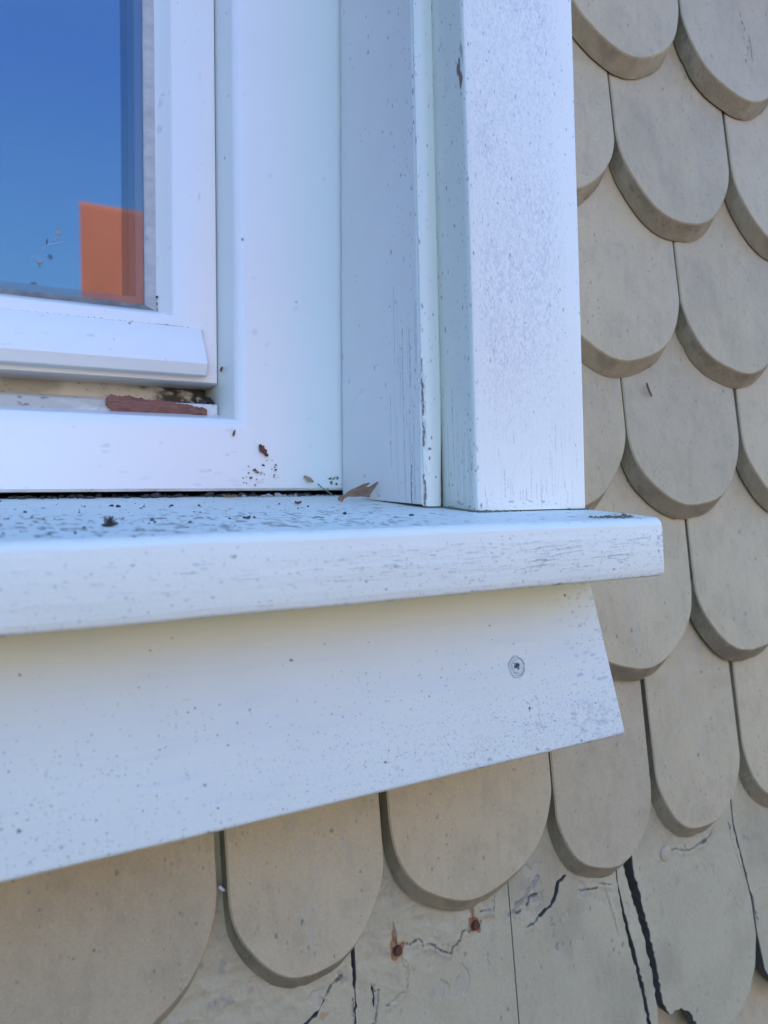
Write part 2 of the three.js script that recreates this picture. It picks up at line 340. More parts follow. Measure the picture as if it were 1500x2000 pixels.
const frameMat = (() => {   // four sides share the sheet: u = section length + 0.31 per side (bottom 0, right 1), v = place along the side
  const t = new Surface(0, 0.62, -0.05, 0.35, 2000, [0.865, 0.82, 0.732]);
  t.each(blotch(9, 26, 0.03));
  t.specks(70, 61, () => 0.5, [0.0003, 0.0008], BLACK, [0.5, 0.95], { stretch: 0.4 });
  t.specks(420, 62, (u, v) => (u < 0.20 ? 0.9 : 0.3) * sstep(0.45, 0.65, fbm(u * 60, v * 40, 3)), [0.0003, 0.0012], [0.5, 0.49, 0.47], [0.12, 0.4], { stretch: 3 });
  t.specks(120, 63, (u, v) => (u < 0.085 && v > 0.14 && v < 0.24 ? 1 : 0), [0.0003, 0.0010], [0.25, 0.22, 0.18], [0.3, 0.8], { stretch: 1 });
  t.relief((u, v) => 0.05 * (fbm(u * 90, v * 60, 3) - 0.5));
  return t.material(0.27, 0.0004);
})();
const sashMat = (() => {
  const t = new Surface(0, 0.62, -0.05, 0.35, 2000, [0.865, 0.82, 0.732]);
  t.each(blotch(19, 26, 0.03));
  t.specks(50, 66, () => 0.5, [0.0003, 0.0008], BLACK, [0.4, 0.9], { stretch: 0.4 });
  t.specks(500, 67, (u, v) => 0.6 * sstep(0.45, 0.62, fbm(u * 70, v * 40, 3)), [0.0003, 0.0011], [0.45, 0.44, 0.42], [0.12, 0.4], { stretch: 3 });
  t.relief((u, v) => 0.05 * (fbm(u * 90, v * 60, 3) - 0.5));
  return t.material(0.27, 0.0004);
})();
const gasketMat = (() => {
  const t = new Surface(0, 0.62, -0.05, 0.35, 2000, [0.60, 0.58, 0.53]);
  t.each(blotch(4, 300, 0.35)).each((u, v) => [0.10, 0.095, 0.085, u < 0.2 ? 0.55 + 0.4 * fbm(u * 400, v * 200, 3) : 0]);
  t.specks(2500, 71, () => 1, [0.0003, 0.0012], [0.2, 0.19, 0.17], [0.1, 0.4], { stretch: 2 });
  t.line(t.wiggle([[0.3105, 0.3], [0.3105, 0.64]], 0.0002, 4, 60), 0.0007, [0.12, 0.11, 0.1], 0.7, -0.4);
  t.specks(900, 72, u => (u < 0.15 ? 1 : 0.02), [0.0003, 0.0014], [0.09, 0.085, 0.07], [0.3, 0.8], { stretch: 2 });
  t.relief((u, v) => 0.5 * (fbm(u * 500, v * 500, 3) - 0.5));
  return t.material(0.75, 0.0005);
})();
function shingleSurface(seed) {   // u: across, v: up from the lower tip; above v = 0.2 the cut edge
  const t = new Surface(-0.07, 0.07, -0.03, 0.25, 2800, BEIGE), edge = v => v > 0.2;
  t.each(blotch(seed * 5.1, 45, 0.16)).each((u, v) => 1 - 0.06 * sstep(0.5, 0.72, fbm(u * 130 + seed * 4, v * 110, 4))).each((u, v) => 1 - 0.045 * sstep(0.45, 0.75, fbm(u * 380 + seed, v * 120, 3))).each((u, v) => 1 - 0.06 * sstep(0.5, 0.8, fbm(u * 30 + seed * 9, v * 18, 4)));
  t.each((u, v) => [0.25, 0.20, 0.125, edge(v) ? 0.40 + 0.5 * fbm(u * 190 + seed, v * 330, 4) : 0]).each((u, v) => [0.115, 0.095, 0.06, edge(v) ? 0.6 * sstep(0.47, 0.68, fbm(u * 42 + seed * 3, v * 50, 4)) * (0.5 + 0.5 * noise(u * 1300, v * 1300)) : 0]).each((u, v) => 0.91 + 0.18 * noise(u * 2300, v * 2300));
  t.specks(420, seed * 31 + 1, (u, v) => (edge(v) ? 0.05 : 0.2 + 0.8 * sstep(0.42, 0.62, fbm(u * 45 + seed * 3, v * 45, 3))), [0.0002, 0.0006], DIRT, [0.25, 0.75], { stretch: 1.2, depth: -0.12 });
  t.specks(36, seed * 31 + 2, (u, v) => (edge(v) ? 0.2 : 0.8), [0.0004, 0.0011], [0.14, 0.12, 0.1], [0.4, 0.85], { stretch: 0.8, rag: 0.6 });
  t.specks(220, seed * 31 + 3, (u, v) => (edge(v) ? 0 : sstep(0.55, 0.75, fbm(u * 35 + seed, v * 35 + 4, 3))), [0.0005, 0.0018], [0.36, 0.33, 0.28], [0.06, 0.22], { stretch: 2, rag: 0.7 });
  t.specks(900, seed * 31 + 4, (u, v) => (edge(v) ? sstep(0.4, 0.65, fbm(u * 50 + seed * 2, v * 60, 3)) : 0), [0.0002, 0.0007], [0.12, 0.10, 0.07], [0.1, 0.5], { stretch: 1.0, rag: 0.7 });
  t.specks(60, seed * 31 + 5, (u, v) => (edge(v) ? 0 : 1), [0.0002, 0.0004], [0.66, 0.62, 0.54], [0.3, 0.7]);
  t.relief((u, v) => 0.30 * (fbm(u * 55 + seed, v * 20, 3) - 0.5) + 0.10 * (fbm(u * 600, v * 240, 2) - 0.5));
  return t;
}
const shingleMats = [1, 2, 3, 4, 5, 6].map(s => {
  const t = shingleSurface(s);
  if (s === 6) {   // a run of mildew dots down one face
    t.specks(130, 78, (u, v) => (Math.abs(u - 0.012 - 0.003 * noise(v * 60, 2)) < 0.004 && v > 0.03 && v < 0.16 ? 1 : Math.abs(u + 0.028) < 0.003 && v > 0.06 && v < 0.2 ? 0.5 : 0), [0.0003, 0.0009], BLACK, [0.5, 0.9], { stretch: 1.5 });
    t.line([[0.017, 0.052], [0.018, 0.043], [0.0175, 0.036]], 0.0007, BLACK, 0.9);
  }
  const m = t.material(0.62, 0.0008); m.color.setRGB(...[[1, 1, 1], [0.93, 0.935, 0.95], [1.05, 1.04, 1.02], [0.97, 0.96, 0.93], [1.03, 1.04, 1.05], [1, 1, 1]][s - 1]); return m;
});
// the old weathered course under the new one: one sheet in wall coordinates, so that cracks and rust sit where they are
const oldMat = (() => {
  const t = new Surface(-0.12, 0.78, -0.46, -0.17, 1900, [0.46, 0.375, 0.215]);
  t.each(blotch(7, 40, 0.14)).each((u, v) => 0.92 + 0.16 * noise(u * 1700, v * 1700)).each((u, v) => 1 - 0.15 * sstep(0.48, 0.75, fbm(u * 26 + 5, v * 20, 4)));
  t.specks(1700, 81, (u, v) => sstep(0.38, 0.6, fbm(u * 40, v * 40, 3)), [0.0003, 0.0009], DIRT, [0.2, 0.7], { stretch: 1, rag: 0.6 });
  t.specks(900, 82, (u, v) => (v > -0.25 ? 1 : 0.15) * sstep(0.4, 0.6, fbm(u * 60, v * 60, 3)), [0.0005, 0.0022], [0.24, 0.21, 0.17], [0.06, 0.3], { stretch: 1.5, rag: 0.7 });
  const D = [0.05, 0.05, 0.06], crack = (p, w, a = 0.9, amp = 0.0012, s = 1) => { const q = t.wiggle(p, amp, s, 10); for (const [k, h] of [[0.0026, 0.07], [0.0014, 0.10]]) { t.ridge(q.map(([x, y]) => [x + 0.0003, y - k]), 0.0026, h); t.ridge(q.map(([x, y]) => [x - 0.0003, y + k]), 0.0022, h * 0.7); } t.line(q, w * 0.8, D, a, -0.5, 0.85); };
  // lifted paint and fine cracks, from the left
  crack([[0.020, -0.224], [0.045, -0.231], [0.062, -0.236]], 0.0006, 0.5, 0.002, 2);
  crack([[0.197, -0.2295], [0.206, -0.2285], [0.214, -0.2345], [0.2255, -0.2405], [0.235, -0.2335], [0.244, -0.232], [0.2475, -0.2315]], 0.0006, 0.75, 0.002, 3);
  crack([[0.2475, -0.226], [0.253, -0.226], [0.2575, -0.229], [0.2585, -0.219]], 0.0005, 0.6, 0.0012, 4);
  crack([[0.178, -0.243], [0.181, -0.250], [0.178, -0.260], [0.170, -0.262]], 0.0007, 0.6, 0.0016, 5);
  crack([[0.196, -0.232], [0.200, -0.241], [0.197, -0.252], [0.185, -0.255]], 0.0004, 0.5, 0.0012, 15);
  crack([[0.190, -0.2135], [0.1925, -0.224]], 0.0005, 0.4, 0.001, 6);
  crack([[0.322, -0.2335], [0.328, -0.2345], [0.335, -0.235]], 0.0007, 0.8, 0.0008, 7);
  crack([[0.336, -0.2325], [0.347, -0.2365]], 0.0005, 0.6, 0.0006, 8);
  crack([[0.404, -0.2285], [0.413, -0.232], [0.424, -0.2335], [0.44, -0.2295], [0.447, -0.224]], 0.0006, 0.6, 0.0012, 9);
  crack([[0.4615, -0.222], [0.4635, -0.233]], 0.0010, 0.85, 0.0006, 10);
  crack([[0.467, -0.243], [0.4755, -0.262], [0.482, -0.285]], 0.0005, 0.5, 0.0008, 11);
  crack([[0.481, -0.278], [0.4835, -0.2905], [0.486, -0.297]], 0.0014, 0.85, 0.0008, 12);
  t.spot(0.4345, -0.2305, 0.0036, 0.0011, [0.12, 0.12, 0.13], 0.85, -0.3, 0.15, 0.6);
  t.line(t.wiggle([[0.268, -0.232], [0.276, -0.228], [0.283, -0.2235], [0.291, -0.218]], 0.0012, 13, 10), 0.0022, [0.16, 0.14, 0.12], 0.5, -0.3, 0.8);
  t.specks(110, 83, (u, v) => (v > -0.262 && u > 0.1 && u < 0.5 ? sstep(0.5, 0.62, fbm(u * 70 + 3, v * 70, 3)) : 0), [0.0012, 0.0045], [0.40, 0.33, 0.22], [0.25, 0.6], { stretch: 1.5, rag: 0.8, depth: -0.25 });
  crack([[0.288, -0.2405], [0.283, -0.243], [0.279, -0.243]], 0.0009, 0.8, 0.001, 21); crack([[0.280, -0.231], [0.2835, -0.2275], [0.2885, -0.227]], 0.0013, 0.7, 0.0012, 22); crack([[0.271, -0.232], [0.2755, -0.2325]], 0.0011, 0.7, 0.001, 23);
  crack([[0.167, -0.24], [0.1655, -0.25], [0.168, -0.262]], 0.0006, 0.7, 0.001, 24); crack([[0.152, -0.2375], [0.1555, -0.2345], [0.160, -0.2325]], 0.0012, 0.8, 0.001, 25); crack([[0.343, -0.2385], [0.347, -0.252], [0.350, -0.264]], 0.0004, 0.5, 0.0008, 26);
  // rust from two nails
  for (const [u, v] of [[0.193, -0.2292], [0.2425, -0.2305]]) {
    t.spot(u, v, 0.0046, 0.0062, [0.45, 0.24, 0.09], 0.55, 0, 0, 0.5); t.spot(u + 0.0004, v - 0.0006, 0.0034, 0.0046, [0.26, 0.09, 0.03], 0.85, -0.2, 0.2, 0.5);
    t.spot(u - 0.001, v + 0.0085, 0.0011, 0.005, [0.2, 0.08, 0.03], 0.7, -0.3, 0.05, 0.6); t.specks(50, u * 1e4, (a, b) => (Math.hypot(a - u, (b - v) * 0.7) < 0.007 ? 1 : 0), [0.0003, 0.0012], [0.3, 0.12, 0.04], [0.3, 0.7]);
  }
  t.spot(0.150, -0.247, 0.0026, 0.0018, [0.35, 0.2, 0.08], 0.6, 0, 0, 0.6); t.spot(0.161, -0.2335, 0.0022, 0.0034, [0.28, 0.22, 0.14], 0.7, 0, 0.3, 0.6);
  // damp grey under the wide joint
  t.specks(420, 88, (u, v) => { const d = Math.hypot((u - 0.1035) / 0.75, (v + 0.190) / 2.2); return d < 0.012 ? 1 : d < 0.022 ? 0.35 : 0; }, [0.0008, 0.003], [0.11, 0.12, 0.14], [0.08, 0.3], { rag: 0.7 });
  t.relief((u, v) => { const near = sstep(-0.262, -0.225, v), w = Math.abs(fbm(u * 75 + 3, v * 95, 3) - 0.5) * 2; return 0.40 * (fbm(u * 45, v * 30, 4) - 0.5) + 0.22 * (0.35 + 0.65 * near) * (fbm(u * 130 + 7, v * 110, 3) - 0.5) + near * 0.48 * (0.3 - w) * sstep(0.4, 0.6, fbm(u * 22 + 1, v * 22, 2)) + 0.05 * (fbm(u * 500, v * 240, 2) - 0.5); });
  return t.material(0.6, 0.0036);
})();

// ---------------------------------------------------------------- the place: ground, house wall with its shingles, house opposite
const groundMat = (() => { const t = new Surface(0, 6, 0, 6, 120, [0.20, 0.165, 0.125]); t.each(blotch(1, 2, 0.3)).each(blotch(5, 40, 0.25)); t.relief((u, v) => 0.6 * (fbm(u * 30, v * 30, 3) - 0.5)); return t.material(0.9, 0.01); })();
{
  const g = new THREE.PlaneGeometry(240, 240); g.rotateX(-Math.PI / 2); const uv = g.attributes.uv; for (let k = 0; k < uv.count; k++) uv.setXY(k, uv.getX(k) * 240, uv.getY(k) * 240);
  const o = part('ground', g, groundMat, scene); o.position.y = -1.5; o.userData = { kind: 'structure' };
}
const WL = -0.72, WT = 1.28;   // left and top of the window opening
const wall = thing('shingled_house_wall', 'beige house wall of round-tipped wooden shingles around the white window', 'wall', [0, -1.5, 0]);
{
  const hole = new THREE.Shape([[-5, 0], [6, 0], [6, 7.2], [-5, 7.2]].map(p => new THREE.Vector2(...p)));
  hole.holes.push(new THREE.Path([[WL, 1.5], [0.236, 1.5], [0.236, 1.5 + WT], [WL, 1.5 + WT]].map(p => new THREE.Vector2(...p))));
  const g = new THREE.ExtrudeGeometry(hole, { depth: 0.20, bevelEnabled: false }); g.translate(0, 0, -0.245);
  part('wall_boarding', g, plain(0.035, 0.032, 0.03, 0.9), wall);
}
const TILT = 0.106, THICK = 0.0092, DROP = 0.0088;
// a round-tipped shingle: origin at the lower tip of its face
function shingleGeometry(w, len, arc, seed, t = THICK, drop = DROP) {
  const R = rng(seed), h = w / 2, out = [], N = 44, j = () => (R() - 0.5) * 0.0004;
  for (let k = 0; k <= N; k++) { const a = Math.PI + Math.PI * k / N; const q = 1 + 0.010 * Math.sin(3 * a + seed * 2.1) + 0.006 * Math.sin(7 * a + seed); out.push([Math.max(-h, Math.min(h, h * Math.cos(a) * q)) + j() * 0.4, arc + arc * Math.sin(a) * (1 + (q - 1) * 1.6) + j() * 0.5]); }
  out.push([h, arc + (len - arc) * 0.5], [h, len], [-h, len], [-h, arc + (len - arc) * 0.5]);
  const n = out.length, bev = 0.0009, inn = inset(out, bev), pos = [], uv = [];
  const z = (y, d) => -y * TILT - d;
  const F = p => [p[0], p[1], z(p[1], 0)], E = p => [p[0], p[1], z(p[1], bev * 0.8)];
  const B = p => { const f = Math.min(1, Math.max(0, 1 - (p[1] - arc * 0.8) / (arc * 0.6))); const y = p[1] - drop * f + 0.0007 * (noise(p[0] * 500 + seed, p[1] * 400) - 0.5) + 0.0022 * sstep(0.78, 0.95, noise(p[0] * 190 + seed * 7, p[1] * 190)); return [p[0], y, z(y, t)]; };
  const quad = (a, b, c, d, ua, ub, uc, ud) => { pos.push(...a, ...c, ...b, ...b, ...c, ...d); uv.push(...ua, ...uc, ...ub, ...ub, ...uc, ...ud); };
  let s = 0;
  for (let k = 0; k < n; k++) {
    const m = (k + 1) % n, L = Math.hypot(out[m][0] - out[k][0], out[m][1] - out[k][1]), s1 = s + L, e = 0.215;
    quad(F(inn[k]), F(inn[m]), E(out[k]), E(out[m]), inn[k], inn[m], out[k], out[m]);
    quad(E(out[k]), E(out[m]), B(out[k]), B(out[m]), [s, e], [s1, e], [s, e + 0.013], [s1, e + 0.013]);
    s = s1;
  }
  for (const [a, b, c] of THREE.ShapeUtils.triangulateShape(inn.map(p => new THREE.Vector2(...p)), [])) { for (const q of [a, b, c]) { pos.push(...F(inn[q])); uv.push(...inn[q]); } }
  for (const [a, b, c] of THREE.ShapeUtils.triangulateShape(out.map(p => new THREE.Vector2(...p)), [])) { for (const q of [a, c, b]) { pos.push(...B(out[q])); uv.push(...out[q]); } }
  return toCreasedNormals(geo(pos, uv), 0.5);
}
const shingleShapes = {};
let shingleCount = 0;
function shingle(cx, yb, w, len, arc, variant, turn = 0, mat) {
  const key = [w.toFixed(4), len, arc, variant % 6].join();
  const g = shingleShapes[key] ??= shingleGeometry(w, len, arc, 5 + variant % 6);
  const o = part('shingle' + (shingleCount ? '_' + String(shingleCount).padStart(3, '0') : ''), g, mat ?? shingleMats[variant % 5], wall);
  shingleCount++;
  o.position.set(cx, yb + 1.5, 0); o.rotation.z = turn; return o;
}
{
  const rows = [[0.467, 0.361], [0.3745, 0.420], [0.282, 0.3655 - 0.0035 + 0.0635], [0.1855, 0.3615], [0.0895, 0.4195], [-0.0015, 0.3665], [-0.1035, 0.4265]], PITCH = 0.1135;
  rows.forEach(([yb, joint], r) => {
    for (let k = -1; k < 4; k++) {
      const c = joint + PITCH * (k + 0.5); if (c < 0.29 || c > 0.82) continue;
      const q = hash(r * 13 + 5, k + 7), v = Math.floor(q * 50) + r;
      shingle(c + (q - 0.5) * 0.0012, yb + (hash(r, k + 40) - 0.5) * 0.002, PITCH - 0.0016, 0.2, 0.053, v, (hash(r + 9, k) - 0.5) * 0.008, r === 2 && k === 0 ? shingleMats[5] : undefined);
    }
  });
  // the longer course that runs under the sill
  for (const [x0, x1, yb, v, turn] of [[-0.128, -0.016, -0.2215, 3, 0], [-0.0145, 0.0975, -0.2235, 1, 0], [0.1025, 0.1838, -0.2200, 4, 0.006], [0.1868, 0.2972, -0.2112, 2, -0.004], [0.2998, 0.3815, -0.2215, 6, 0.004], [0.3852, 0.4712, -0.2165, 5, 0.01], [0.4742, 0.562, -0.2160, 7, 0], [0.5645, 0.655, -0.2175, 9, 0], [0.6575, 0.745, -0.2160, 8, 0]])
    shingle((x0 + x1) / 2, yb, x1 - x0, 0.2, Math.min(0.053, (x1 - x0) * 0.56), v, turn);
}
// old shingles below: outlines in wall coordinates, split, broken and painted over many times
function oldShingle(pts, holes, zOff, label) {
  const R = rng(Math.round(pts[0][0] * 1e4) + 500);
  const rag = (list, amp) => { const out = []; for (let k = 0; k < list.length; k++) { const [x, y, r] = list[k], [x1, y1] = list[(k + 1) % list.length], n = r ? Math.max(2, Math.round(Math.hypot(x1 - x, y1 - y) / 0.0025)) : 1; for (let s = 0; s < n; s++) { const t = s / n; out.push(new THREE.Vector2(x + (x1 - x) * t + (r && s ? (R() - 0.5) * r : 0), y + (y1 - y) * t + (r && s ? (R() - 0.5) * r : 0))); } } return out; };
  const sh = new THREE.Shape(rag(pts)); for (const h of holes) sh.holes.push(new THREE.Path(rag(h)));
  const g = new THREE.ExtrudeGeometry(sh, { depth: 0.008, bevelEnabled: true, bevelThickness: 0.0004, bevelSize: 0.0003, bevelSegments: 1, curveSegments: 6 });
  const p = g.attributes.position, uv = g.attributes.uv;
  for (let k = 0; k < p.count; k++) { uv.setXY(k, p.getX(k), p.getY(k)); const bow = 0.0009 * Math.sin(p.getX(k) * 60); p.setXYZ(k, p.getX(k), p.getY(k) + 1.5, p.getZ(k) - 0.0088 + zOff + bow - (p.getY(k) + 0.345) * 0.082); }
  const o = part('old_shingle' + (oldCount ? '_' + String(oldCount).padStart(3, '0') : ''), toCreasedNormals(g, 0.5), [oldMat, splitWood], wall, label); oldCount++; return o;
}
let oldCount = 0; const splitWood = plain(0.13, 0.108, 0.082, 0.95);   // bare weathered wood inside the splits
{
  const J = 0.0016, tip = (x0, x1, yb, n = 14) => { const c = (x0 + x1) / 2, h = (x1 - x0) / 2, o = []; for (let k = 0; k <= n; k++) { const a = Math.PI + Math.PI * k / n; o.push([c + h * Math.cos(a), yb + 0.05 + 0.05 * Math.sin(a)]); } return o; };
  oldShingle([[-0.13, -0.12], ...tip(-0.13, 0.049, -0.352), [0.049, -0.12]], [], 0);
  oldShingle([[0.0505, -0.12], ...tip(0.0505, 0.1663, -0.348), [0.1663, -0.26, J], [0.1668, -0.236, J], [0.1660, -0.12]], [[[0.126, -0.2445, J], [0.134, -0.2475, J], [0.147, -0.2435, J], [0.1515, -0.2375, J], [0.1505, -0.2405, J], [0.146, -0.2462, J], [0.134, -0.2502, J]]], 0.0002, 'old shingle with lifted paint along a ragged crack');
  oldShingle([[0.1690, -0.12], [0.1688, -0.236, J], [0.1672, -0.262], ...tip(0.1675, 0.2683, -0.345).slice(1), [0.2666, -0.12]], [[[0.1770, -0.241, J], [0.1782, -0.252, J], [0.1774, -0.253, J], [0.1764, -0.243, J]]], 0.0004, 'old shingle with two rusty nails and cracked paint');
  // split shingle: a broad piece and a sliver beside the open joint
  oldShingle([[0.2672, -0.12], [0.2690, -0.30], ...tip(0.2690, 0.362, -0.348).slice(2, 9), [0.3705, -0.337, J], [0.3655, -0.305, J], [0.3575, -0.272, J], [0.3535, -0.2505, J], [0.3515, -0.235], [0.351, -0.12]],
    [[[0.2885, -0.2385, J], [0.2935, -0.2360, J], [0.2980, -0.2352, J], [0.3018, -0.2290, J], [0.3040, -0.2235, J], [0.3095, -0.2210, J], [0.3125, -0.2212], [0.3100, -0.2232, J], [0.3065, -0.2245, J], [0.3050, -0.2295, J], [0.3020, -0.2345, J], [0.2985, -0.2372, J], [0.2940, -0.2388, J], [0.2900, -0.2405, J]]], 0.0006, 'old split shingle with a dark open crack in its paint');
  oldShingle([[0.3518, -0.12], [0.3522, -0.236], [0.3552, -0.2505, J], [0.3600, -0.271, J], [0.3682, -0.304, J], [0.3732, -0.337, J], [0.3775, -0.341], [0.3788, -0.322, J], [0.3765, -0.298, J], [0.3700, -0.268, J], [0.3622, -0.243, J], [0.3580, -0.228, J], [0.3565, -0.12]], [], 0.0010, 'thin sliver split from the old shingle beside the open joint');
  oldShingle([[0.3668, -0.12], [0.3665, -0.231, J], [0.3702, -0.245, J], [0.3758, -0.270, J], [0.3810, -0.296, J], [0.3836, -0.318, J], [0.3890, -0.328, J], [0.4000, -0.3275, J], [0.4085, -0.334, J], [0.4160, -0.350, J], [0.425, -0.3545], [0.440, -0.3535], [0.455, -0.348], [0.468, -0.339], [0.477, -0.325], [0.4815, -0.305], [0.4795, -0.28], [0.4720, -0.25, J], [0.4662, -0.226], [0.4655, -0.12]], [], 0.0016, 'old shingle with its lower left corner broken off');
  oldShingle([[0.4672, -0.12], [0.4682, -0.226], [0.4742, -0.25, J], [0.4820, -0.28], [0.4838, -0.305], ...tip(0.4838, 0.585, -0.36).slice(2), [0.578, -0.12]], [], 0.0012);
  oldShingle([[0.5795, -0.12], ...tip(0.587, 0.69, -0.352), [0.69, -0.12]], [], 0.0004);
  oldShingle([[0.692, -0.12], ...tip(0.692, 0.80, -0.352), [0.80, -0.12]], [], 0);
  for (let k = 0; k < 9; k++) { const c = -0.09 + k * 0.1; const o = shingle(c + 0.005, -0.448, 0.0975, 0.12, 0.05, k + 3); o.position.z = -0.0045; }
  // painted-over nail head and two rusted ones, standing in the old shingles
  const bump = new THREE.SphereGeometry(0.0052, 20, 10); bump.scale(0.95, 1.0, 0.26);
  part('nail_head', bump, plain(0.43, 0.34, 0.21, 0.65), wall, 'round nail head painted over in beige').position.set(0.3965, -0.2295 + 1.5, -0.0082);
  const rustMat = (() => { const t = new Surface(0, 0.02, 0, 0.02, 3000, [0.17, 0.06, 0.025]); t.each(blotch(3, 700, 0.6)); t.relief((u, v) => fbm(u * 900, v * 900, 3) - 0.5); return t.material(0.9, 0.0008); })();
  const head = new THREE.CylinderGeometry(0.0022, 0.0027, 0.0016, 14); head.rotateX(Math.PI / 2 - 0.2); const hu = head.attributes.uv; for (let k = 0; k < hu.count; k++) hu.setXY(k, hu.getX(k) * 0.012, hu.getY(k) * 0.012);
  part('nail_head', head, rustMat, wall, 'rusty nail head in the old shingle').position.set(0.1932, -0.2295 + 1.5, -0.0088);
  part('nail_head', head, rustMat, wall, 'rusty nail head under the rounded shingle tip').position.set(0.2432, -0.2310 + 1.5, -0.0086);
}
// the house opposite, seen only as a reflection in the glass
{
  const t = new Surface(0, 3, 0, 3, 200, [0.55, 0.205, 0.145]); t.each(blotch(2, 3, 0.16)).each(blotch(8, 60, 0.12)); t.relief((u, v) => 0.5 * (fbm(u * 60, v * 60, 3) - 0.5));
  const render = t.material(0.9, 0.004), trim = plain(0.7, 0.68, 0.64, 0.7), pane = plain(0.03, 0.035, 0.04, 0.08);
  const h = thing('orange_house', 'orange rendered house mirrored in the lower right of the window glass', 'house', [2.03, -1.5, 14]);
  const plan = (q, h0, h1) => { const g = new THREE.ExtrudeGeometry(new THREE.Shape(q.map(p => new THREE.Vector2(p[0], -p[1]))), { depth: h1 - h0, bevelEnabled: false }); g.rotateX(-Math.PI / 2); g.translate(0, h0, 0); return g; };
  part('wall', plan([[0, 0], [11, 0], [11, 9], [1.9, 9]], 0, 7.25), render, h); part('roof', plan([[0, 0.004], [11.0, 0.004], [11.0, 9.0], [1.9, 9.0]], 7.25, 7.32), plain(0.60, 0.22, 0.14, 0.8), h);
  for (const [x, y] of [[3.2, 0.9], [6.2, 0.9], [8.8, 0.9], [3.2, 3.9], [6.2, 3.9], [8.8, 3.9]]) {
    const w = part('window', box(x, x + 1.1, y, y + 1.4, -0.06, 0.02), trim, h);
    part('pane', box(x + 0.08, x + 1.02, y + 0.08, y + 1.32, -0.075, -0.062), pane, w);
  }
}

// a timber annex on the left, out of the picture: it keeps the sky off everything that faces left
{
  const m = plain(0.10, 0.075, 0.055, 0.85), o = thing('timber_annex', 'dark timber annex standing forward on the left of the house', 'building', [-4.8, -1.5, 0.3]);
  part('wall', box(-3.2, 0, 0, 4.2, -0.25, 5.2), m, o); part('roof', box(-3.4, 0.25, 4.2, 4.35, -0.25, 5.5), plain(0.2, 0.09, 0.06, 0.8), o);
}

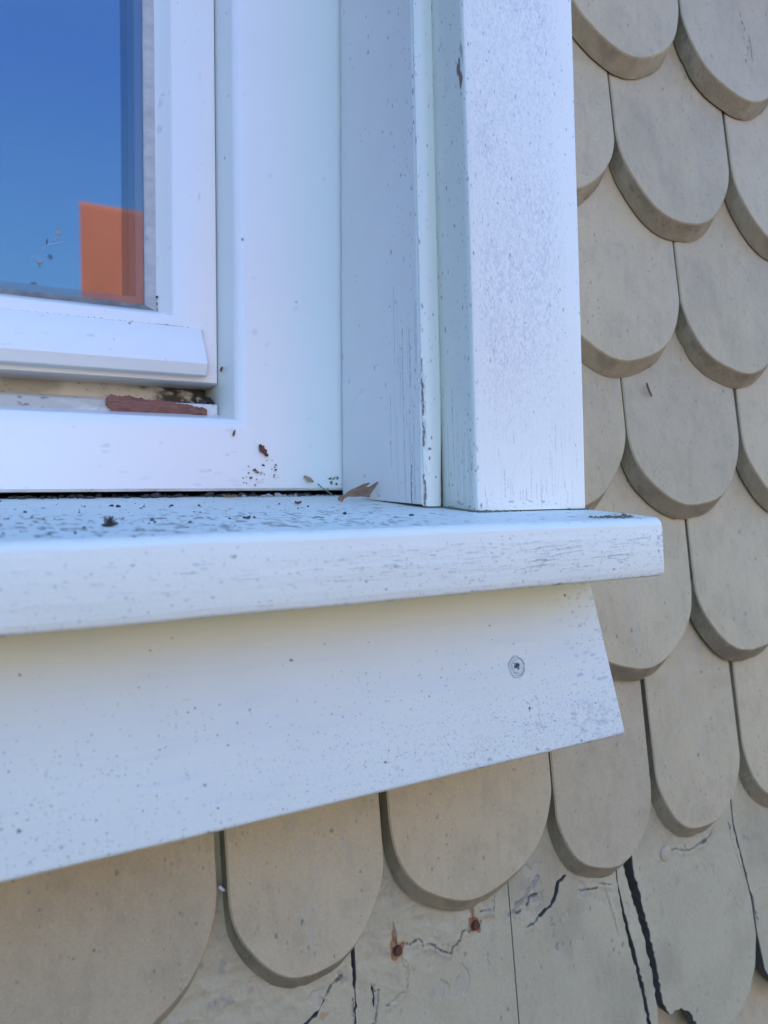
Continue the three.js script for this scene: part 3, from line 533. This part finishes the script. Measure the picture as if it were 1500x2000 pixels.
// ---------------------------------------------------------------- the window
const win = thing('window', 'white plastic window with its sash closed, dirty at the lower corner', 'window', [0, 0, 0]);
const lean = (x, y, z) => [x + 0.015 * (y - 0.06), y, z];   // the window stands a hair out of plumb
const mirrorX = x => -0.48 - x, mirrorY = y => WT + 0.01 - y;
const ring = (xr, yb, z) => [mirrorX(xr), xr, yb, mirrorY(yb), z];
{
  const arc = [];   // rounded inner edge of the outer frame
  for (let k = 0; k <= 5; k++) { const t = k / 5, u = 1 - t; arc.push(ring(u * u * 0.1530 + 2 * u * t * 0.1468 + t * t * 0.1452, u * u * 0.0495 + 2 * u * t * 0.0560 + t * t * 0.0572, u * u * -0.105 + 2 * u * t * -0.105 + t * t * -0.1105)); }
  const outer = ring(0.2352, 0.0137, 0);
  const o = (z, d = 0) => [mirrorX(0.2352), 0.2352, 0.0137 + d, WT - 0.004, z];
  const frame = ringFrame([o(-0.18), o(-0.1065), o(-0.105, 0.0015), ...arc, ring(0.1408, 0.0612, -0.125), ring(0.1408, 0.0612, -0.18)], lean);
  part('outer_frame', frame, frameMat, win);
  const rebate = run([[-0.1245, 0.0560], [-0.1245, 0.0668], [-0.1255, 0.0677], [-0.1300, 0.0677], [-0.1306, 0.0671], [-0.1306, 0.0650], [-0.1440, 0.0650], [-0.1440, 0.0715], [-0.1500, 0.0715], [-0.1500, 0.0900], [-0.1600, 0.0900], [-0.1600, 0.0560]], 'x', -0.60, 0.1395);
  const lipT = new Surface(0, 0.14, -0.02, 0.145, 2500, [0.74, 0.71, 0.62]);
  lipT.each((u, v) => [0.30, 0.26, 0.18, 0.55 * sstep(0.42, 0.66, fbm(u * 70, v * 30, 4))]);
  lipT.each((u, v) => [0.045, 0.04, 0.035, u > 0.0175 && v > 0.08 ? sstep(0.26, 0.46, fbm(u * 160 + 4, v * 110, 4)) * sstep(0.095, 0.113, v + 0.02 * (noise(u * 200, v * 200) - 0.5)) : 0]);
  lipT.specks(900, 201, (u, v) => (v > 0.07 ? 1 : 0.4), [0.0002, 0.0009], [0.08, 0.07, 0.055], [0.2, 0.7], { stretch: 1.5, rag: 0.6 });
  part('rebate_lip', rebate, lipT.material(0.5, 0.0006), win);
  const sash = part('sash', ringFrame([ring(0.1400, 0.0805, -0.165), ring(0.1400, 0.0805, -0.1265), ring(0.1396, 0.0812, -0.1253), ring(0.1385, 0.0825, -0.125), ring(0.1155, 0.1175, -0.125), ring(0.1135, 0.1196, -0.1255), ring(0.1122, 0.1210, -0.1270), ring(0.1050, 0.1240, -0.1335), ring(0.1050, 0.1240, -0.165)], lean), sashMat, win);
  part('gasket', ringFrame([ring(0.1065, 0.1225, -0.1345), ring(0.1050, 0.1237, -0.1336), ring(0.1000, 0.1262, -0.1338), ring(0.0985, 0.1275, -0.1350), ring(0.0985, 0.1275, -0.1372), ring(0.1065, 0.1225, -0.1372)], lean), gasketMat, sash);
  // weather bar: leans out to its lower edge, rounded at the end
  const bar = rounded([[-0.1254, 0.1133], [-0.1226, 0.1133, 0.0012], [-0.1128, 0.0903, 0.0020], [-0.1160, 0.0838, 0.0012], [-0.1180, 0.0834], [-0.1184, 0.0842], [-0.1254, 0.0838]], 5);
  const g = run(bar, 'x', -0.600, 0.1322, { ends: 0.0022, steps: 2, warp: (x, y, z) => lean(x - 0.0016 * sstep(0.124, 0.133, x) * sstep(0.106, 0.1135, y), y, z) });
  part('weather_bar', g, sashMat, sash);
  // two panes with a spacer between them
  const glass = plain(1, 1, 1, 0.0, { transmission: 1, thickness: 0, ior: 1.9 });
  const slab = (z, xr, yb) => { const a = ring(xr, yb, z), q = new THREE.PlaneGeometry(a[1] - a[0], a[3] - a[2]); q.translate((a[0] + a[1]) / 2, (a[2] + a[3]) / 2, z); return bend(q, lean); };
  part('glass_pane', slab(-0.1362, 0.1045, 0.1245), glass, sash);
  part('glass_pane', slab(-0.1590, 0.1045, 0.1245), glass, sash);
  part('spacer_bar', ringFrame([ring(0.1040, 0.1250, -0.1372), ring(0.0938, 0.1322, -0.1372), ring(0.0938, 0.1322, -0.1582), ring(0.1040, 0.1250, -0.1582)], lean), plain(0.05, 0.055, 0.06, 0.5), sash);
  const dirtM = plain(0.10, 0.09, 0.08, 0.9), dustM = plain(0.28, 0.30, 0.32, 0.9);
  const bit = (name, x, y, rx, ry, a, m) => { const q = new THREE.IcosahedronGeometry(1, 1); q.scale(rx, ry, 0.0003); const b = part(name, q, m, sash); b.position.set(x, y, -0.1360); b.rotation.z = a; };
  bit('dirt_speck', 0.0463, 0.1573, 0.0004, 0.0020, -0.12, dirtM); bit('dirt_speck', 0.0525, 0.1637, 0.0017, 0.0018, 0.3, dustM); bit('dirt_speck', 0.0530, 0.1685, 0.0003, 0.0004, 0, dirtM); bit('dirt_speck', 0.0425, 0.1455, 0.0022, 0.0012, 0.5, dustM);
  for (const [x, y, xx, yy] of [[0.0463, 0.1555, 0.0525, 0.162], [0.046, 0.1555, 0.037, 0.146], [0.046, 0.1555, 0.0555, 0.1590]]) {
    const c = new THREE.CatmullRomCurve3([new THREE.Vector3(x, y, -0.1358), new THREE.Vector3((x + xx) / 2, (y + yy) / 2 - 0.0004, -0.1354), new THREE.Vector3(xx, yy, -0.1358)]);
    part('web_thread', new THREE.TubeGeometry(c, 8, 0.00006, 5), plain(0.7, 0.72, 0.75, 0.6), sash);
  }
}
// the dim room behind the glass
{
  const o = thing('room_interior', 'dark unlit room behind the window glass', 'room', [0, 0, 0]); o.userData.kind = 'structure';
  const m = plain(0.05, 0.048, 0.045, 0.9);
  part('wall', box(-2.2, 1.6, -1.5, 1.6, -3.3, -3.2), m, o);
  part('wall', box(-2.3, -2.2, -1.5, 1.6, -3.2, -0.25), m, o); part('wall', box(1.6, 1.7, -1.5, 1.6, -3.2, -0.25), m, o);
  part('ceiling', box(-2.3, 1.7, 1.6, 1.7, -3.3, -0.25), m, o); part('floor', box(-2.3, 1.7, -1.496, -1.40, -3.3, -0.25), plain(0.05, 0.035, 0.025, 0.6), o);
}

// ---------------------------------------------------------------- sill, apron, casing, lining
const sillY = z => -0.0022 - 0.095 * (z - 0.023);
{
  const prof = rounded([[-0.110, sillY(-0.110)], [0.073, sillY(0.073), 0.0055], [0.0725, -0.0362, 0.0035], [0.030, -0.0352], [-0.043, -0.0335], [-0.043, -0.020], [-0.110, -0.016]], 6);
  const g = run(prof, 'x', -0.79, 0.3058, { steps: 120, ends: 0.0012, warp: (x, y, z) => { const e = z > 0.05 ? 1 : 0, c = sstep(0.297, 0.3058, x); return [x + c * (0.0014 * (fbm(y * 420, z * 180 + 3, 2) - 0.5) - 0.0022 * sstep(-0.034, -0.006, y) * c), y + e * 0.0005 * (fbm(x * 24, 3, 3) - 0.5), z + e * 0.0007 * (fbm(x * 18, 8, 3) - 0.5)]; } });
  single('window_sill', g, sillMat, 'white painted wooden sill board with weathered rounded front edge', 'window sill');
}
{
  // board below the sill, its lower edge kicked outwards
  const th = 0.0135, dx = 0.0752 / Math.hypot(0.0752, 0.022), dy = 0.022 / Math.hypot(0.0752, 0.022);   // outward normal of the face: (z, y) = (dx, dy)
  const at = s => [0.0331 + 0.022 * s, -0.0360 - 0.0752 * s], a = at(0), b = at(1.075);
  const prof = rounded([[a[0], a[1]], [b[0], b[1], 0.0028], [b[0] - th * dx, b[1] - th * dy, 0.0015], [a[0] - th * dx - 0.0015, a[1] + 0.0002]], 5);
  const g = run(prof, 'x', -0.775, 0.2924, { steps: 90, ends: 0.0008, warp: (x, y, z) => [x, y + 0.0006 * (fbm(x * 14, 5, 3) - 0.5), z + 0.0006 * (fbm(x * 10, 2, 3) - 0.5)] });
  const apron = thing('apron_board', 'white painted board slanting outwards below the sill, with one screw head', 'board', [0, 0, 0]);
  part('board', g, apronMat, apron);
  const screw = new THREE.Group(); screw.name = 'screw_head'; apron.add(screw);
  screw.position.set(0.2318, -0.0769, 0.04505); screw.rotation.x = -Math.atan2(0.022, 0.0752);
  const fill = (() => { const t = new Surface(-0.006, 0.006, -0.006, 0.006, 9000, [0.68, 0.665, 0.54]); t.each(blotch(2, 500, 0.2)); t.specks(16, 5, (u, v) => (Math.hypot(u, v) < 0.0016 ? 1 : 0), [0.0003, 0.0008], [0.06, 0.06, 0.08], [0.6, 0.98], { rag: 0.8, depth: -0.6 }); t.specks(160, 6, (u, v) => (Math.abs(Math.hypot(u, v) - 0.0039) < 0.0006 ? 1 : 0), [0.0002, 0.0005], GREY, [0.4, 0.8]); t.relief((u, v) => 0.7 * (fbm(u * 700, v * 700, 3) - 0.5)); return t.material(0.5, 0.0014); })();
  const pts = [[0.0001, 0.0003], [0.0026, 0.0004], [0.0034, 0.0002], [0.0037, -0.0006], [0.0041, 0.00015], [0.0048, 0.0005], [0.0053, 0.0001], [0.0056, -0.0006]].map(p => new THREE.Vector2(...p));
  const lg = new THREE.LatheGeometry(pts, 40); lg.rotateX(Math.PI / 2);
  bend(lg, (x, y, z) => { const th2 = Math.atan2(y, x), k = 1 + 0.05 * Math.sin(th2 * 2 + 0.5) + 0.03 * Math.sin(th2 * 5); return [x * k * 0.96, y * k * 1.04, z + 0.0002 * (noise(x * 2000, y * 2000) - 0.5)]; });
  const lu = lg.attributes.uv, lp = lg.attributes.position; for (let k = 0; k < lu.count; k++) lu.setXY(k, lp.getX(k), lp.getY(k)); lg.computeVertexNormals();
  part('filler_cap', lg, fill, screw);
  const slot = new THREE.TorusGeometry(0.0008, 0.00045, 6, 14, 3.6); bend(slot, (x, y, z) => [x + 0.0003 * noise(y * 3000, 2), y * 1.3, z * 0.6]); part('screw_recess', slot, plain(0.05, 0.05, 0.065, 0.8), screw).position.z = 0.0003;
}
const topY = 1.36;
{
  const prof = rounded([[0.2312, -0.030], [0.2312, -0.0085], [0.2277, -0.0085], [0.2269, 0.023, 0.0028], [0.3016, 0.023, 0.0012], [0.3016, -0.030]], 6);
  const g = run(prof, 'y', -0.002, topY, { steps: 160, warp: (x, y, z) => [x - 0.0082 * y + 0.0005 * (fbm(y * 14, x * 20, 3) - 0.5), y < -0.0015 ? sillY(z) + 0.0007 : y, z + 0.0006 * (fbm(y * 9, 3 + x * 10, 2) - 0.5)] });
  single('window_casing', g, casingMat, 'wide white casing board beside the window, speckled with grey mildew', 'casing');
  const left = run(rounded([[0.2278, -0.030], [0.2269, 0.023, 0.0028], [0.3016, 0.023, 0.0012], [0.3016, -0.030]], 4), 'y', -0.002, topY, { warp: (x, y, z) => [-0.49 - x, y < 0 ? sillY(z) + 0.0007 : y, z] });
  single('window_casing', left, casingMat, 'white casing board on the far left side of the window', 'casing');
  single('window_casing', run(rounded([[-0.03, WT - 0.02], [0.023, WT - 0.02, 0.003], [0.023, WT + 0.08, 0.002], [-0.03, WT + 0.08]]), 'x', -0.716, 0.2150), casingMat, 'white casing board across the top of the window', 'casing');
}
{
  const prof = rounded([[0.2139, -0.0079], [0.2138, -0.0062, 0.0007], [0.2158, -0.0052, 0.001], [0.2205, -0.0046], [0.2245, -0.0052], [0.2268, -0.0072, 0.001], [0.2270, -0.0079]], 3);
  const chip = y => (y > 0.030 && y < 0.071 ? 1 : y < 0.026 ? 0.8 : 0);
  const g = run(prof, 'y', 0.0, topY, { steps: 500, warp: (x, y, z) => {
    const lo = 1 - sstep(0.0, 0.085, y), edge = x < 0.2146 && z > -0.0085 ? 1 : 0, rag = noise(y * 700, 2) + 0.6 * noise(y * 2100, 5);
    return [x - (x > 0.224 ? 0.0017 * lo * lo : 0) + edge * (0.0002 * (noise(y * 300, 4)) + chip(y) * 0.0005 * rag), y < 0.0005 ? sillY(z) + 0.0010 : y, z - edge * (0.0002 + chip(y) * 0.0005 * rag)]; } });
  single('bead_strip', g, beadMat, 'narrow rounded white bead with chipped edge between lining and casing', 'trim strip');
}
{
  // lining board across the depth of the opening; face looks left. outline (x, z)
  const prof = [[0.2146, -0.1030], [0.2141, -0.1024], [0.2137, -0.0085], [0.2140, -0.0081], [0.2242, -0.0081], [0.2242, -0.0310], [0.2340, -0.0310], [0.2340, -0.1030]];
  const g = run(prof, 'y', 0.0, topY, { steps: 150, warp: (x, y, z) => { const f = sstep(0.02, 0.105, -z); return [x + (x < 0.22 ? 0.020 * Math.min(y, 0.7) * (-(z + 0.0085) / 0.0955) * (z < -0.0086 ? 1 : 0) - 0.0003 * f + 0.0004 * (fbm(y * 16, z * 30, 3) - 0.5) : 0), y < 0.0005 ? sillY(z) + 0.0018 + 0.0019 * f : y, z]; } });
  single('lining_board', g, revealMat, 'grey-white lining board receding from bead to window frame, split at its foot', 'board');
  // crooked sealant line between frame and lining
  const R = rng(7), pts = []; for (let k = 0; k <= 60; k++) { const y = 0.015 + k * 0.0038; pts.push(new THREE.Vector3(0.2143 + 0.0195 * y + 0.0012 * (fbm(y * 70, 1, 3) - 0.5), y, -0.1030 + 0.0006 * (fbm(y * 50, 9, 2) - 0.5))); }
  const tg = new THREE.TubeGeometry(new THREE.CatmullRomCurve3(pts), 240, 0.00055, 8);
  bend(tg, (x, y, z) => { const k = 0.35 + 1.1 * sstep(0.26, 0.23, y) * (0.5 + 0.7 * noise(y * 90, 4)); return [x + 0.0002 * k, y, z + (k - 1) * 0.0003]; });
  single('sealant_line', tg, plain(0.74, 0.75, 0.75, 0.5), 'crooked white sealant line in the corner of frame and lining board', 'sealant');
}

// ---------------------------------------------------------------- leaves and litter
// a dry leaf: length along local x, halves given by two width curves, curled, with thickness
function leafGeometry(L, wa, wb, { curl = 0, bow = 0, twist = 0, n = 30, m = 8, t = 0.00025, seed = 1, wave = 0.0004 } = {}) {
  const top = [], P = (i, j) => {
    const s = i / n, q = j / m * 2 - 1, w = q < 0 ? wa(s) : wb(s), y = q * w, a = twist * (s - 0.5), z = curl * (q * q) + bow * (4 * (s - 0.5) ** 2) + wave * (noise(s * 9 + seed, q * 2 + 4) - 0.5) * 2 - 0.0003 * (1 - Math.abs(q)) ** 4;
    return [(s - 0.5) * L, y * Math.cos(a) - z * Math.sin(a), y * Math.sin(a) + z * Math.cos(a), s * L, y + 0.02];
  };
  const pos = [], uv = [];
  for (let i = 0; i <= n; i++) for (let j = 0; j <= m; j++) { const p = P(i, j); top.push(p); }
  const id = (i, j) => i * (m + 1) + j, put = (k, lo) => { const p = top[k]; pos.push(p[0], p[1], p[2] - (lo ? t : 0)); uv.push(p[3], p[4]); };
  const tri = (a, b, c, la = 0, lb = 0, lc = 0) => { put(a, la); put(b, lb); put(c, lc); };
  for (let i = 0; i < n; i++) for (let j = 0; j < m; j++) { const a = id(i, j), b = id(i + 1, j), c = id(i + 1, j + 1), d = id(i, j + 1); tri(a, b, c); tri(a, c, d); tri(a, c, b, 1, 1, 1); tri(a, d, c, 1, 1, 1); }
  for (let i = 0; i < n; i++) for (const j of [0, m]) { const a = id(i, j), b = id(i + 1, j); tri(a, b, b, 0, 1, 0); tri(a, a, b, 0, 1, 1); }
  for (const i of [0, n]) for (let j = 0; j < m; j++) { const a = id(i, j), b = id(i, j + 1); tri(a, b, b, 0, 1, 0); tri(a, a, b, 0, 1, 1); }
  return toCreasedNormals(geo(pos, uv), 0.7);
}
const leafMat = (base, dark, seed) => { const t = new Surface(0, 0.09, 0, 0.04, 5000, base); t.each(blotch(seed, 160, 0.35)).each((u, v) => [...dark, 0.5 * sstep(0.5, 0.75, fbm(u * 260 + seed, v * 420, 4))]); t.specks(160, seed * 7, () => 1, [0.0001, 0.0005], dark, [0.3, 0.8]); t.relief((u, v) => 0.8 * (fbm(u * 500, v * 700, 3) - 0.5)); return t.material(0.75, 0.0004); };
const redBrown = leafMat([0.30, 0.115, 0.07], [0.14, 0.05, 0.03], 3), tan = leafMat([0.33, 0.165, 0.085], [0.15, 0.07, 0.035], 5), straw = leafMat([0.48, 0.36, 0.22], [0.28, 0.19, 0.1], 7), rust = leafMat([0.20, 0.075, 0.04], [0.09, 0.03, 0.02], 9);
function litter(name, g, m, pos, rot, label, category) { const o = single(name, g, m, label, category); o.position.set(...pos); o.rotation.set(...rot); return o; }
{
  // long leaf wedged in the rebate: blunt left end, torn right end
  const jag = (s, k) => 0.0009 * (noise(s * 26, k) - 0.5) + 0.0009 * (noise(s * 75, k + 5) - 0.5);
  const lower = s => 0.0008 + 0.0052 * (sstep(-0.02, 0.10, s)) * (1 - 0.25 * sstep(0.15, 0.45, s)) * (1 - 0.38 * sstep(0.5, 1.0, s)) + jag(s, 2) * 2 + (s > 0.12 && s < 0.2 ? 0.0008 : 0), upper = s => 0.0010 + 0.0046 * sstep(-0.04, 0.06, s) * (1 - 0.22 * sstep(0.1, 0.35, s)) * (1 - 0.5 * sstep(0.6, 1.0, s)) + jag(s, 7);
  const leaf = litter('dry_leaf', leafGeometry(0.0585, lower, upper, { curl: -0.0016, bow: 0.0008, twist: 0.25, seed: 3, n: 60, wave: 0.0007 }), redBrown, [0.1030, 0.0640, -0.1222], [-0.12, 0, -0.055], 'long reddish brown dry leaf lying in the gap under the sash', 'leaf');
  const rib = new THREE.TubeGeometry(new THREE.CatmullRomCurve3([[-0.0285, 0.0008, 0.0006], [-0.018, 0.0014, -0.0001], [-0.008, 0.0016, -0.0005], [0.010, 0.0012, -0.0006], [0.026, -0.0002, 0.0002]].map(p => new THREE.Vector3(...p))), 30, 0.00022, 6);
  part('leaf_rib', rib, plain(0.34, 0.19, 0.11, 0.7), leaf);
  // curled maple-like leaf standing on the sill in the corner
  const pts = [[-0.0175, -0.0020], [-0.0150, 0.0006], [-0.0120, 0.0002], [-0.0085, 0.0028], [-0.004, 0.0046], [0.001, 0.0060], [0.006, 0.0078], [0.0105, 0.0084], [0.0122, 0.0078], [0.0095, 0.0060], [0.0075, 0.0046], [0.0105, 0.0044], [0.0140, 0.0062], [0.0182, 0.0078], [0.0176, 0.0062], [0.0145, 0.0028], [0.0110, -0.0006], [0.0092, -0.0026], [0.0088, -0.0044], [0.0068, -0.0050], [0.0052, -0.0036], [0.0010, -0.0026], [-0.0040, -0.0020], [-0.0085, -0.0012], [-0.0125, -0.0028], [-0.0140, -0.0052], [-0.0152, -0.0040], [-0.0164, -0.0046]];
  const flat = (outline, t, fn) => {
    const sh = new THREE.Shape(outline.map(p => new THREE.Vector2(...p))), g = new THREE.ExtrudeGeometry(sh, { depth: t, bevelEnabled: false, steps: 1 });
    const tes = g.index ? g.toNonIndexed() : g, uv = tes.attributes.uv, p = tes.attributes.position; for (let k = 0; k < uv.count; k++) uv.setXY(k, p.getX(k) + 0.04, p.getY(k) + 0.02);
    bend(tes, fn); return toCreasedNormals(tes, 0.7);
  };
  litter('dry_leaf', flat(pts, 0.0003, (x, y, z) => [x, y, z + 5 * (x + 0.004) * (x + 0.004) - 40 * y * Math.abs(y) + 0.0004 * noise(x * 500, y * 500)]), tan, [0.2005, 0.0098, -0.0560], [-0.30, -0.25, 0.05], 'curled brown pointed leaf on the sill in the corner of frame and lining', 'leaf').scale.setScalar(0.74);
  const scrap = (name, L, w, m, pos, rot, label, o = {}) => litter(name, leafGeometry(L, s => w * (0.35 + Math.sin(Math.PI * Math.min(1, s * 0.9 + 0.08))) * (0.6 + 0.8 * noise(s * 7, L * 9000)) * 0.6, s => w * (0.35 + Math.sin(Math.PI * Math.min(1, s * 0.95 + 0.05))) * (0.5 + noise(s * 8 + 3, L * 7000)) * 0.6, { n: 12, m: 4, curl: o.curl ?? 0.0006, bow: o.bow ?? 0.0005, wave: 0.0003, seed: L * 1e4 }), m, pos, rot, label, 'leaf scrap');
  scrap('leaf_scrap', 0.0088, 0.0022, rust, [0.1612, 0.0379, -0.1038], [0, 0, -0.95], 'small brown torn leaf scrap stuck to the lower frame rail');
  scrap('leaf_scrap', 0.0075, 0.0016, straw, [0.1905, 0.0205, -0.1036], [0, 0, -0.5], 'straw-coloured leaf scrap low on the frame near the corner');
  scrap('leaf_scrap', 0.0046, 0.0011, rust, [0.1577, sillY(-0.0441) + 0.0008, -0.0441], [-Math.PI / 2, 0, 0.3], 'tiny brown leaf scrap lying on the sill under the frame');
  scrap('leaf_scrap', 0.0095, 0.0012, rust, [0.3876, 0.0737, -0.0058], [-0.1, 0, 1.95], 'thin reddish leaf scrap stuck to a shingle face', { curl: 0.0003 });
  scrap('leaf_scrap', 0.0045, 0.0010, rust, [0.1412, 0.0890, -0.1205], [0, 0.9, 0.9], 'tiny reddish leaf scrap on the inner frame edge beside the sash');
  scrap('leaf_scrap', 0.0052, 0.0020, straw, [0.1310, 0.0710, -0.1335], [0, 0, -0.7], 'small tan leaf scrap in the dark corner of the gap');
  scrap('leaf_scrap', 0.0030, 0.0008, tan, [0.1555, 0.0258, -0.1040], [0, 0, -0.3], 'tiny amber leaf scrap low on the frame rail');
  scrap('leaf_scrap', 0.0042, 0.0009, tan, [0.1428, 0.0480, -0.1040], [0, 0, 1.2], 'tiny pale brown scrap below the frame mitre');
  scrap('leaf_scrap', 0.0040, 0.0009, plain(0.03, 0.03, 0.03, 0.7), [0.1044, sillY(0.0259) + 0.0006, 0.0259], [-Math.PI / 2, 0, 0.35], 'small black husk on the top of the sill', { curl: 0.0004 });
  scrap('leaf_scrap', 0.0085, 0.0014, tan, [0.137, sillY(-0.096) + 0.0009, -0.096], [-Math.PI / 2, 0, 0.05], 'flat brown scrap lying in the gap below the frame');
  // straw stalk leaning out of the gap
  const stalk = new THREE.TubeGeometry(new THREE.CatmullRomCurve3([[0.1965, 0.0178, -0.1030], [0.2000, 0.0140, -0.1010], [0.2045, 0.0105, -0.0985]].map(p => new THREE.Vector3(...p))), 10, 0.00035, 6);
  single('straw_stalk', stalk, straw, 'pale straw stalk leaning from the frame to the sill corner', 'stalk');
  // fuzzy tuft on the sill
  const R = rng(91), hairs = [];
  for (let k = 0; k < 46; k++) { const a = R() * 6.28, r = 0.0022 * R(), l = 0.002 + R() * 0.0042; const b = [Math.cos(a) * r, 0, Math.sin(a) * r], e = [b[0] * 1.6 + (R() - 0.5) * 0.0035, l, b[2] * 1.6 + (R() - 0.5) * 0.003]; hairs.push(new THREE.TubeGeometry(new THREE.CatmullRomCurve3([new THREE.Vector3(...b), new THREE.Vector3((b[0] + e[0]) / 2 + (R() - 0.5) * 0.001, l * 0.6, (b[2] + e[2]) / 2), new THREE.Vector3(...e)]), 5, 0.00022, 4)); }
  for (let k = 0; k < 24; k++) { const q = new THREE.IcosahedronGeometry(0.0004 + R() * 0.0007, 0); q.translate((R() - 0.5) * 0.008, 0.0005 + R() * 0.0014, (R() - 0.5) * 0.007); hairs.push(q); }
  const tuft = single('dirt_tuft', mergeGeometries(hairs.map(h => (h.index ? h.toNonIndexed() : h))), plain(0.085, 0.06, 0.05, 0.95), 'small dark fuzzy tuft of dirt standing on the sill', 'dirt'); tuft.scale.setScalar(0.62); tuft.position.set(0.0477, sillY(0.0384), 0.0384);
  // loose crumbs: in the gap under the frame, in the dark corner of the rebate, moss at the foot of the casing and on the sill end
  const crumbs = (name, n, seed, spot, size, mats, label) => {
    const Q = rng(seed), list = [];
    for (let k = 0; k < n; k++) {
      const q = new THREE.IcosahedronGeometry(1, 1), s = size[0] + (size[1] - size[0]) * Q() * Q(), sx = s * (0.6 + Q()), sy = s * (0.5 + 0.6 * Q()), sz = s * (0.6 + Q()), o = Q() * 90;
      bend(q, (x, y, z) => { const d = 0.7 + 0.6 * noise(x * 2 + o, y * 2 + z * 3 + o); return [x * sx * d, y * sy * d, z * sz * d]; });
      q.rotateY(Q() * 6.28); q.rotateZ((Q() - 0.5) * 1.2); const p = spot(Q); q.translate(p[0], p[1] + sy * 0.4, p[2]);
      list.push(q.index ? q.toNonIndexed() : q);
    }
    const g = mergeGeometries(list); g.computeVertexNormals();
    return single(name, g, mats, label, 'dirt', { kind: 'stuff' });
  };
  const dark = plain(0.055, 0.048, 0.042, 0.95), moss = plain(0.17, 0.165, 0.105, 0.95), pale = plain(0.38, 0.34, 0.28, 0.95);
  crumbs('dirt_crumbs', 170, 101, Q => { const x = 0.02 + Q() * 0.19, z = -0.115 + Q() * 0.012; return [x, sillY(z), z]; }, [0.0005, 0.0024], dark, 'dark crumbs of dirt along the gap below the window frame');
  crumbs('dirt_crumbs', 46, 102, Q => { const x = 0.14 + Q() * 0.07, z = -0.105 + Q() * 0.006; return [x, sillY(z), z]; }, [0.0004, 0.0016], pale, 'pale lint and crumbs in the sill corner below the frame');
  crumbs('dirt_crumbs', 320, 103, Q => { const x = 0.112 + 0.027 * Math.sqrt(Q()), z = -0.1315 - Q() * 0.011; return [x, 0.0650 + Q() * Q() * 0.009 * sstep(0.112, 0.139, x), z]; }, [0.0006, 0.0024], dark, 'dark crumbs packed in the corner of the gap under the sash');
  crumbs('dirt_crumbs', 150, 108, Q => { const x = -0.02 + 0.145 * Math.pow(noise(Q() * 40, 3), 0.8) + Q() * 0.008; return [x + 0.001, 0.1134 + Q() * 0.0006, -0.1246]; }, [0.00012, 0.00035], dark, 'fine dark grit along the top of the weather bar');
  crumbs('dirt_crumbs', 70, 109, Q => { const a = Q(), b = Q() * Q(); return Q() < 0.5 ? [0.1070 - b * 0.03, 0.1222, -0.1325 + Q() * 0.001] : [0.1062, 0.1232 + b * 0.012, -0.1325]; }, [0.00015, 0.0006], dark, 'dark grit in the lower corner of the glazing gasket');
  crumbs('moss_crumbs', 210, 104, Q => { const s = Q(); if (s < 0.35) { const z = -0.006 + Q() * 0.029; return [0.2255 - Q() * 0.0012, sillY(z), z]; } if (s < 0.8) { const x = 0.2268 + Q() * Q() * 0.032; return [x, sillY(0.0235), 0.0235 + Q() * 0.0014]; } return [0.288 + Q() * 0.0135, sillY(0.0235), 0.0235 + Q() * 0.0012]; }, [0.0003, 0.0012], moss, 'grey-green moss crumbs along the foot of the casing board');
  crumbs('moss_crumbs', 120, 105, Q => { const x = 0.266 + Q() * 0.026, z = 0.0600 + Q() * 0.005 * (1 + noise(x * 300, 2)); return [x, sillY(z) - 0.0001, z]; }, [0.0003, 0.0011], moss, 'grey-green moss crust on the outer end of the sill');
  crumbs('dirt_crumbs', 90, 110, Q => { const x = Q() * Q() * 0.21, z = -0.09 + Q() * 0.155; return [x, sillY(z), z]; }, [0.0002, 0.0010], dark, 'loose dark crumbs scattered over the top of the sill');
  crumbs('dirt_crumbs', 26, 106, Q => [0.148 + Q() * 0.022, 0.0165 + Q() * 0.016, -0.1047], [0.0003, 0.0011], dark, 'scattered dark grit stuck low on the frame rail');
  crumbs('dirt_crumbs', 14, 107, Q => [0.206 + Q() * 0.006, 0.0165 + Q() * 0.006, -0.1046], [0.0003, 0.0012], dark, 'dark grit in the lower right corner of the frame');
  // pale cocoon in the wide joint between two shingles, thin fibre loop on a shingle
  const co = new THREE.CapsuleGeometry(0.0008, 0.0026, 5, 10); const c2 = single('insect_cocoon', co, plain(0.62, 0.6, 0.56, 0.7), 'tiny pale cocoon in the wide joint between two shingles', 'cocoon'); c2.position.set(0.1003, -0.1715, -0.0085); c2.rotation.set(0.2, 0, 0.75);
  const loop = new THREE.TubeGeometry(new THREE.CatmullRomCurve3([[0.3185, 0.0790, -0.0080], [0.3215, 0.0765, -0.0070], [0.3232, 0.0715, -0.0065], [0.3222, 0.0680, -0.0060], [0.3205, 0.0690, -0.0062]].map(p => new THREE.Vector3(...p))), 24, 0.0003, 6);
  single('fibre_loop', loop, plain(0.22, 0.19, 0.15, 0.9), 'thin brown fibre loop stuck to a shingle beside the casing', 'fibre');
}
renderer.render(scene, camera);
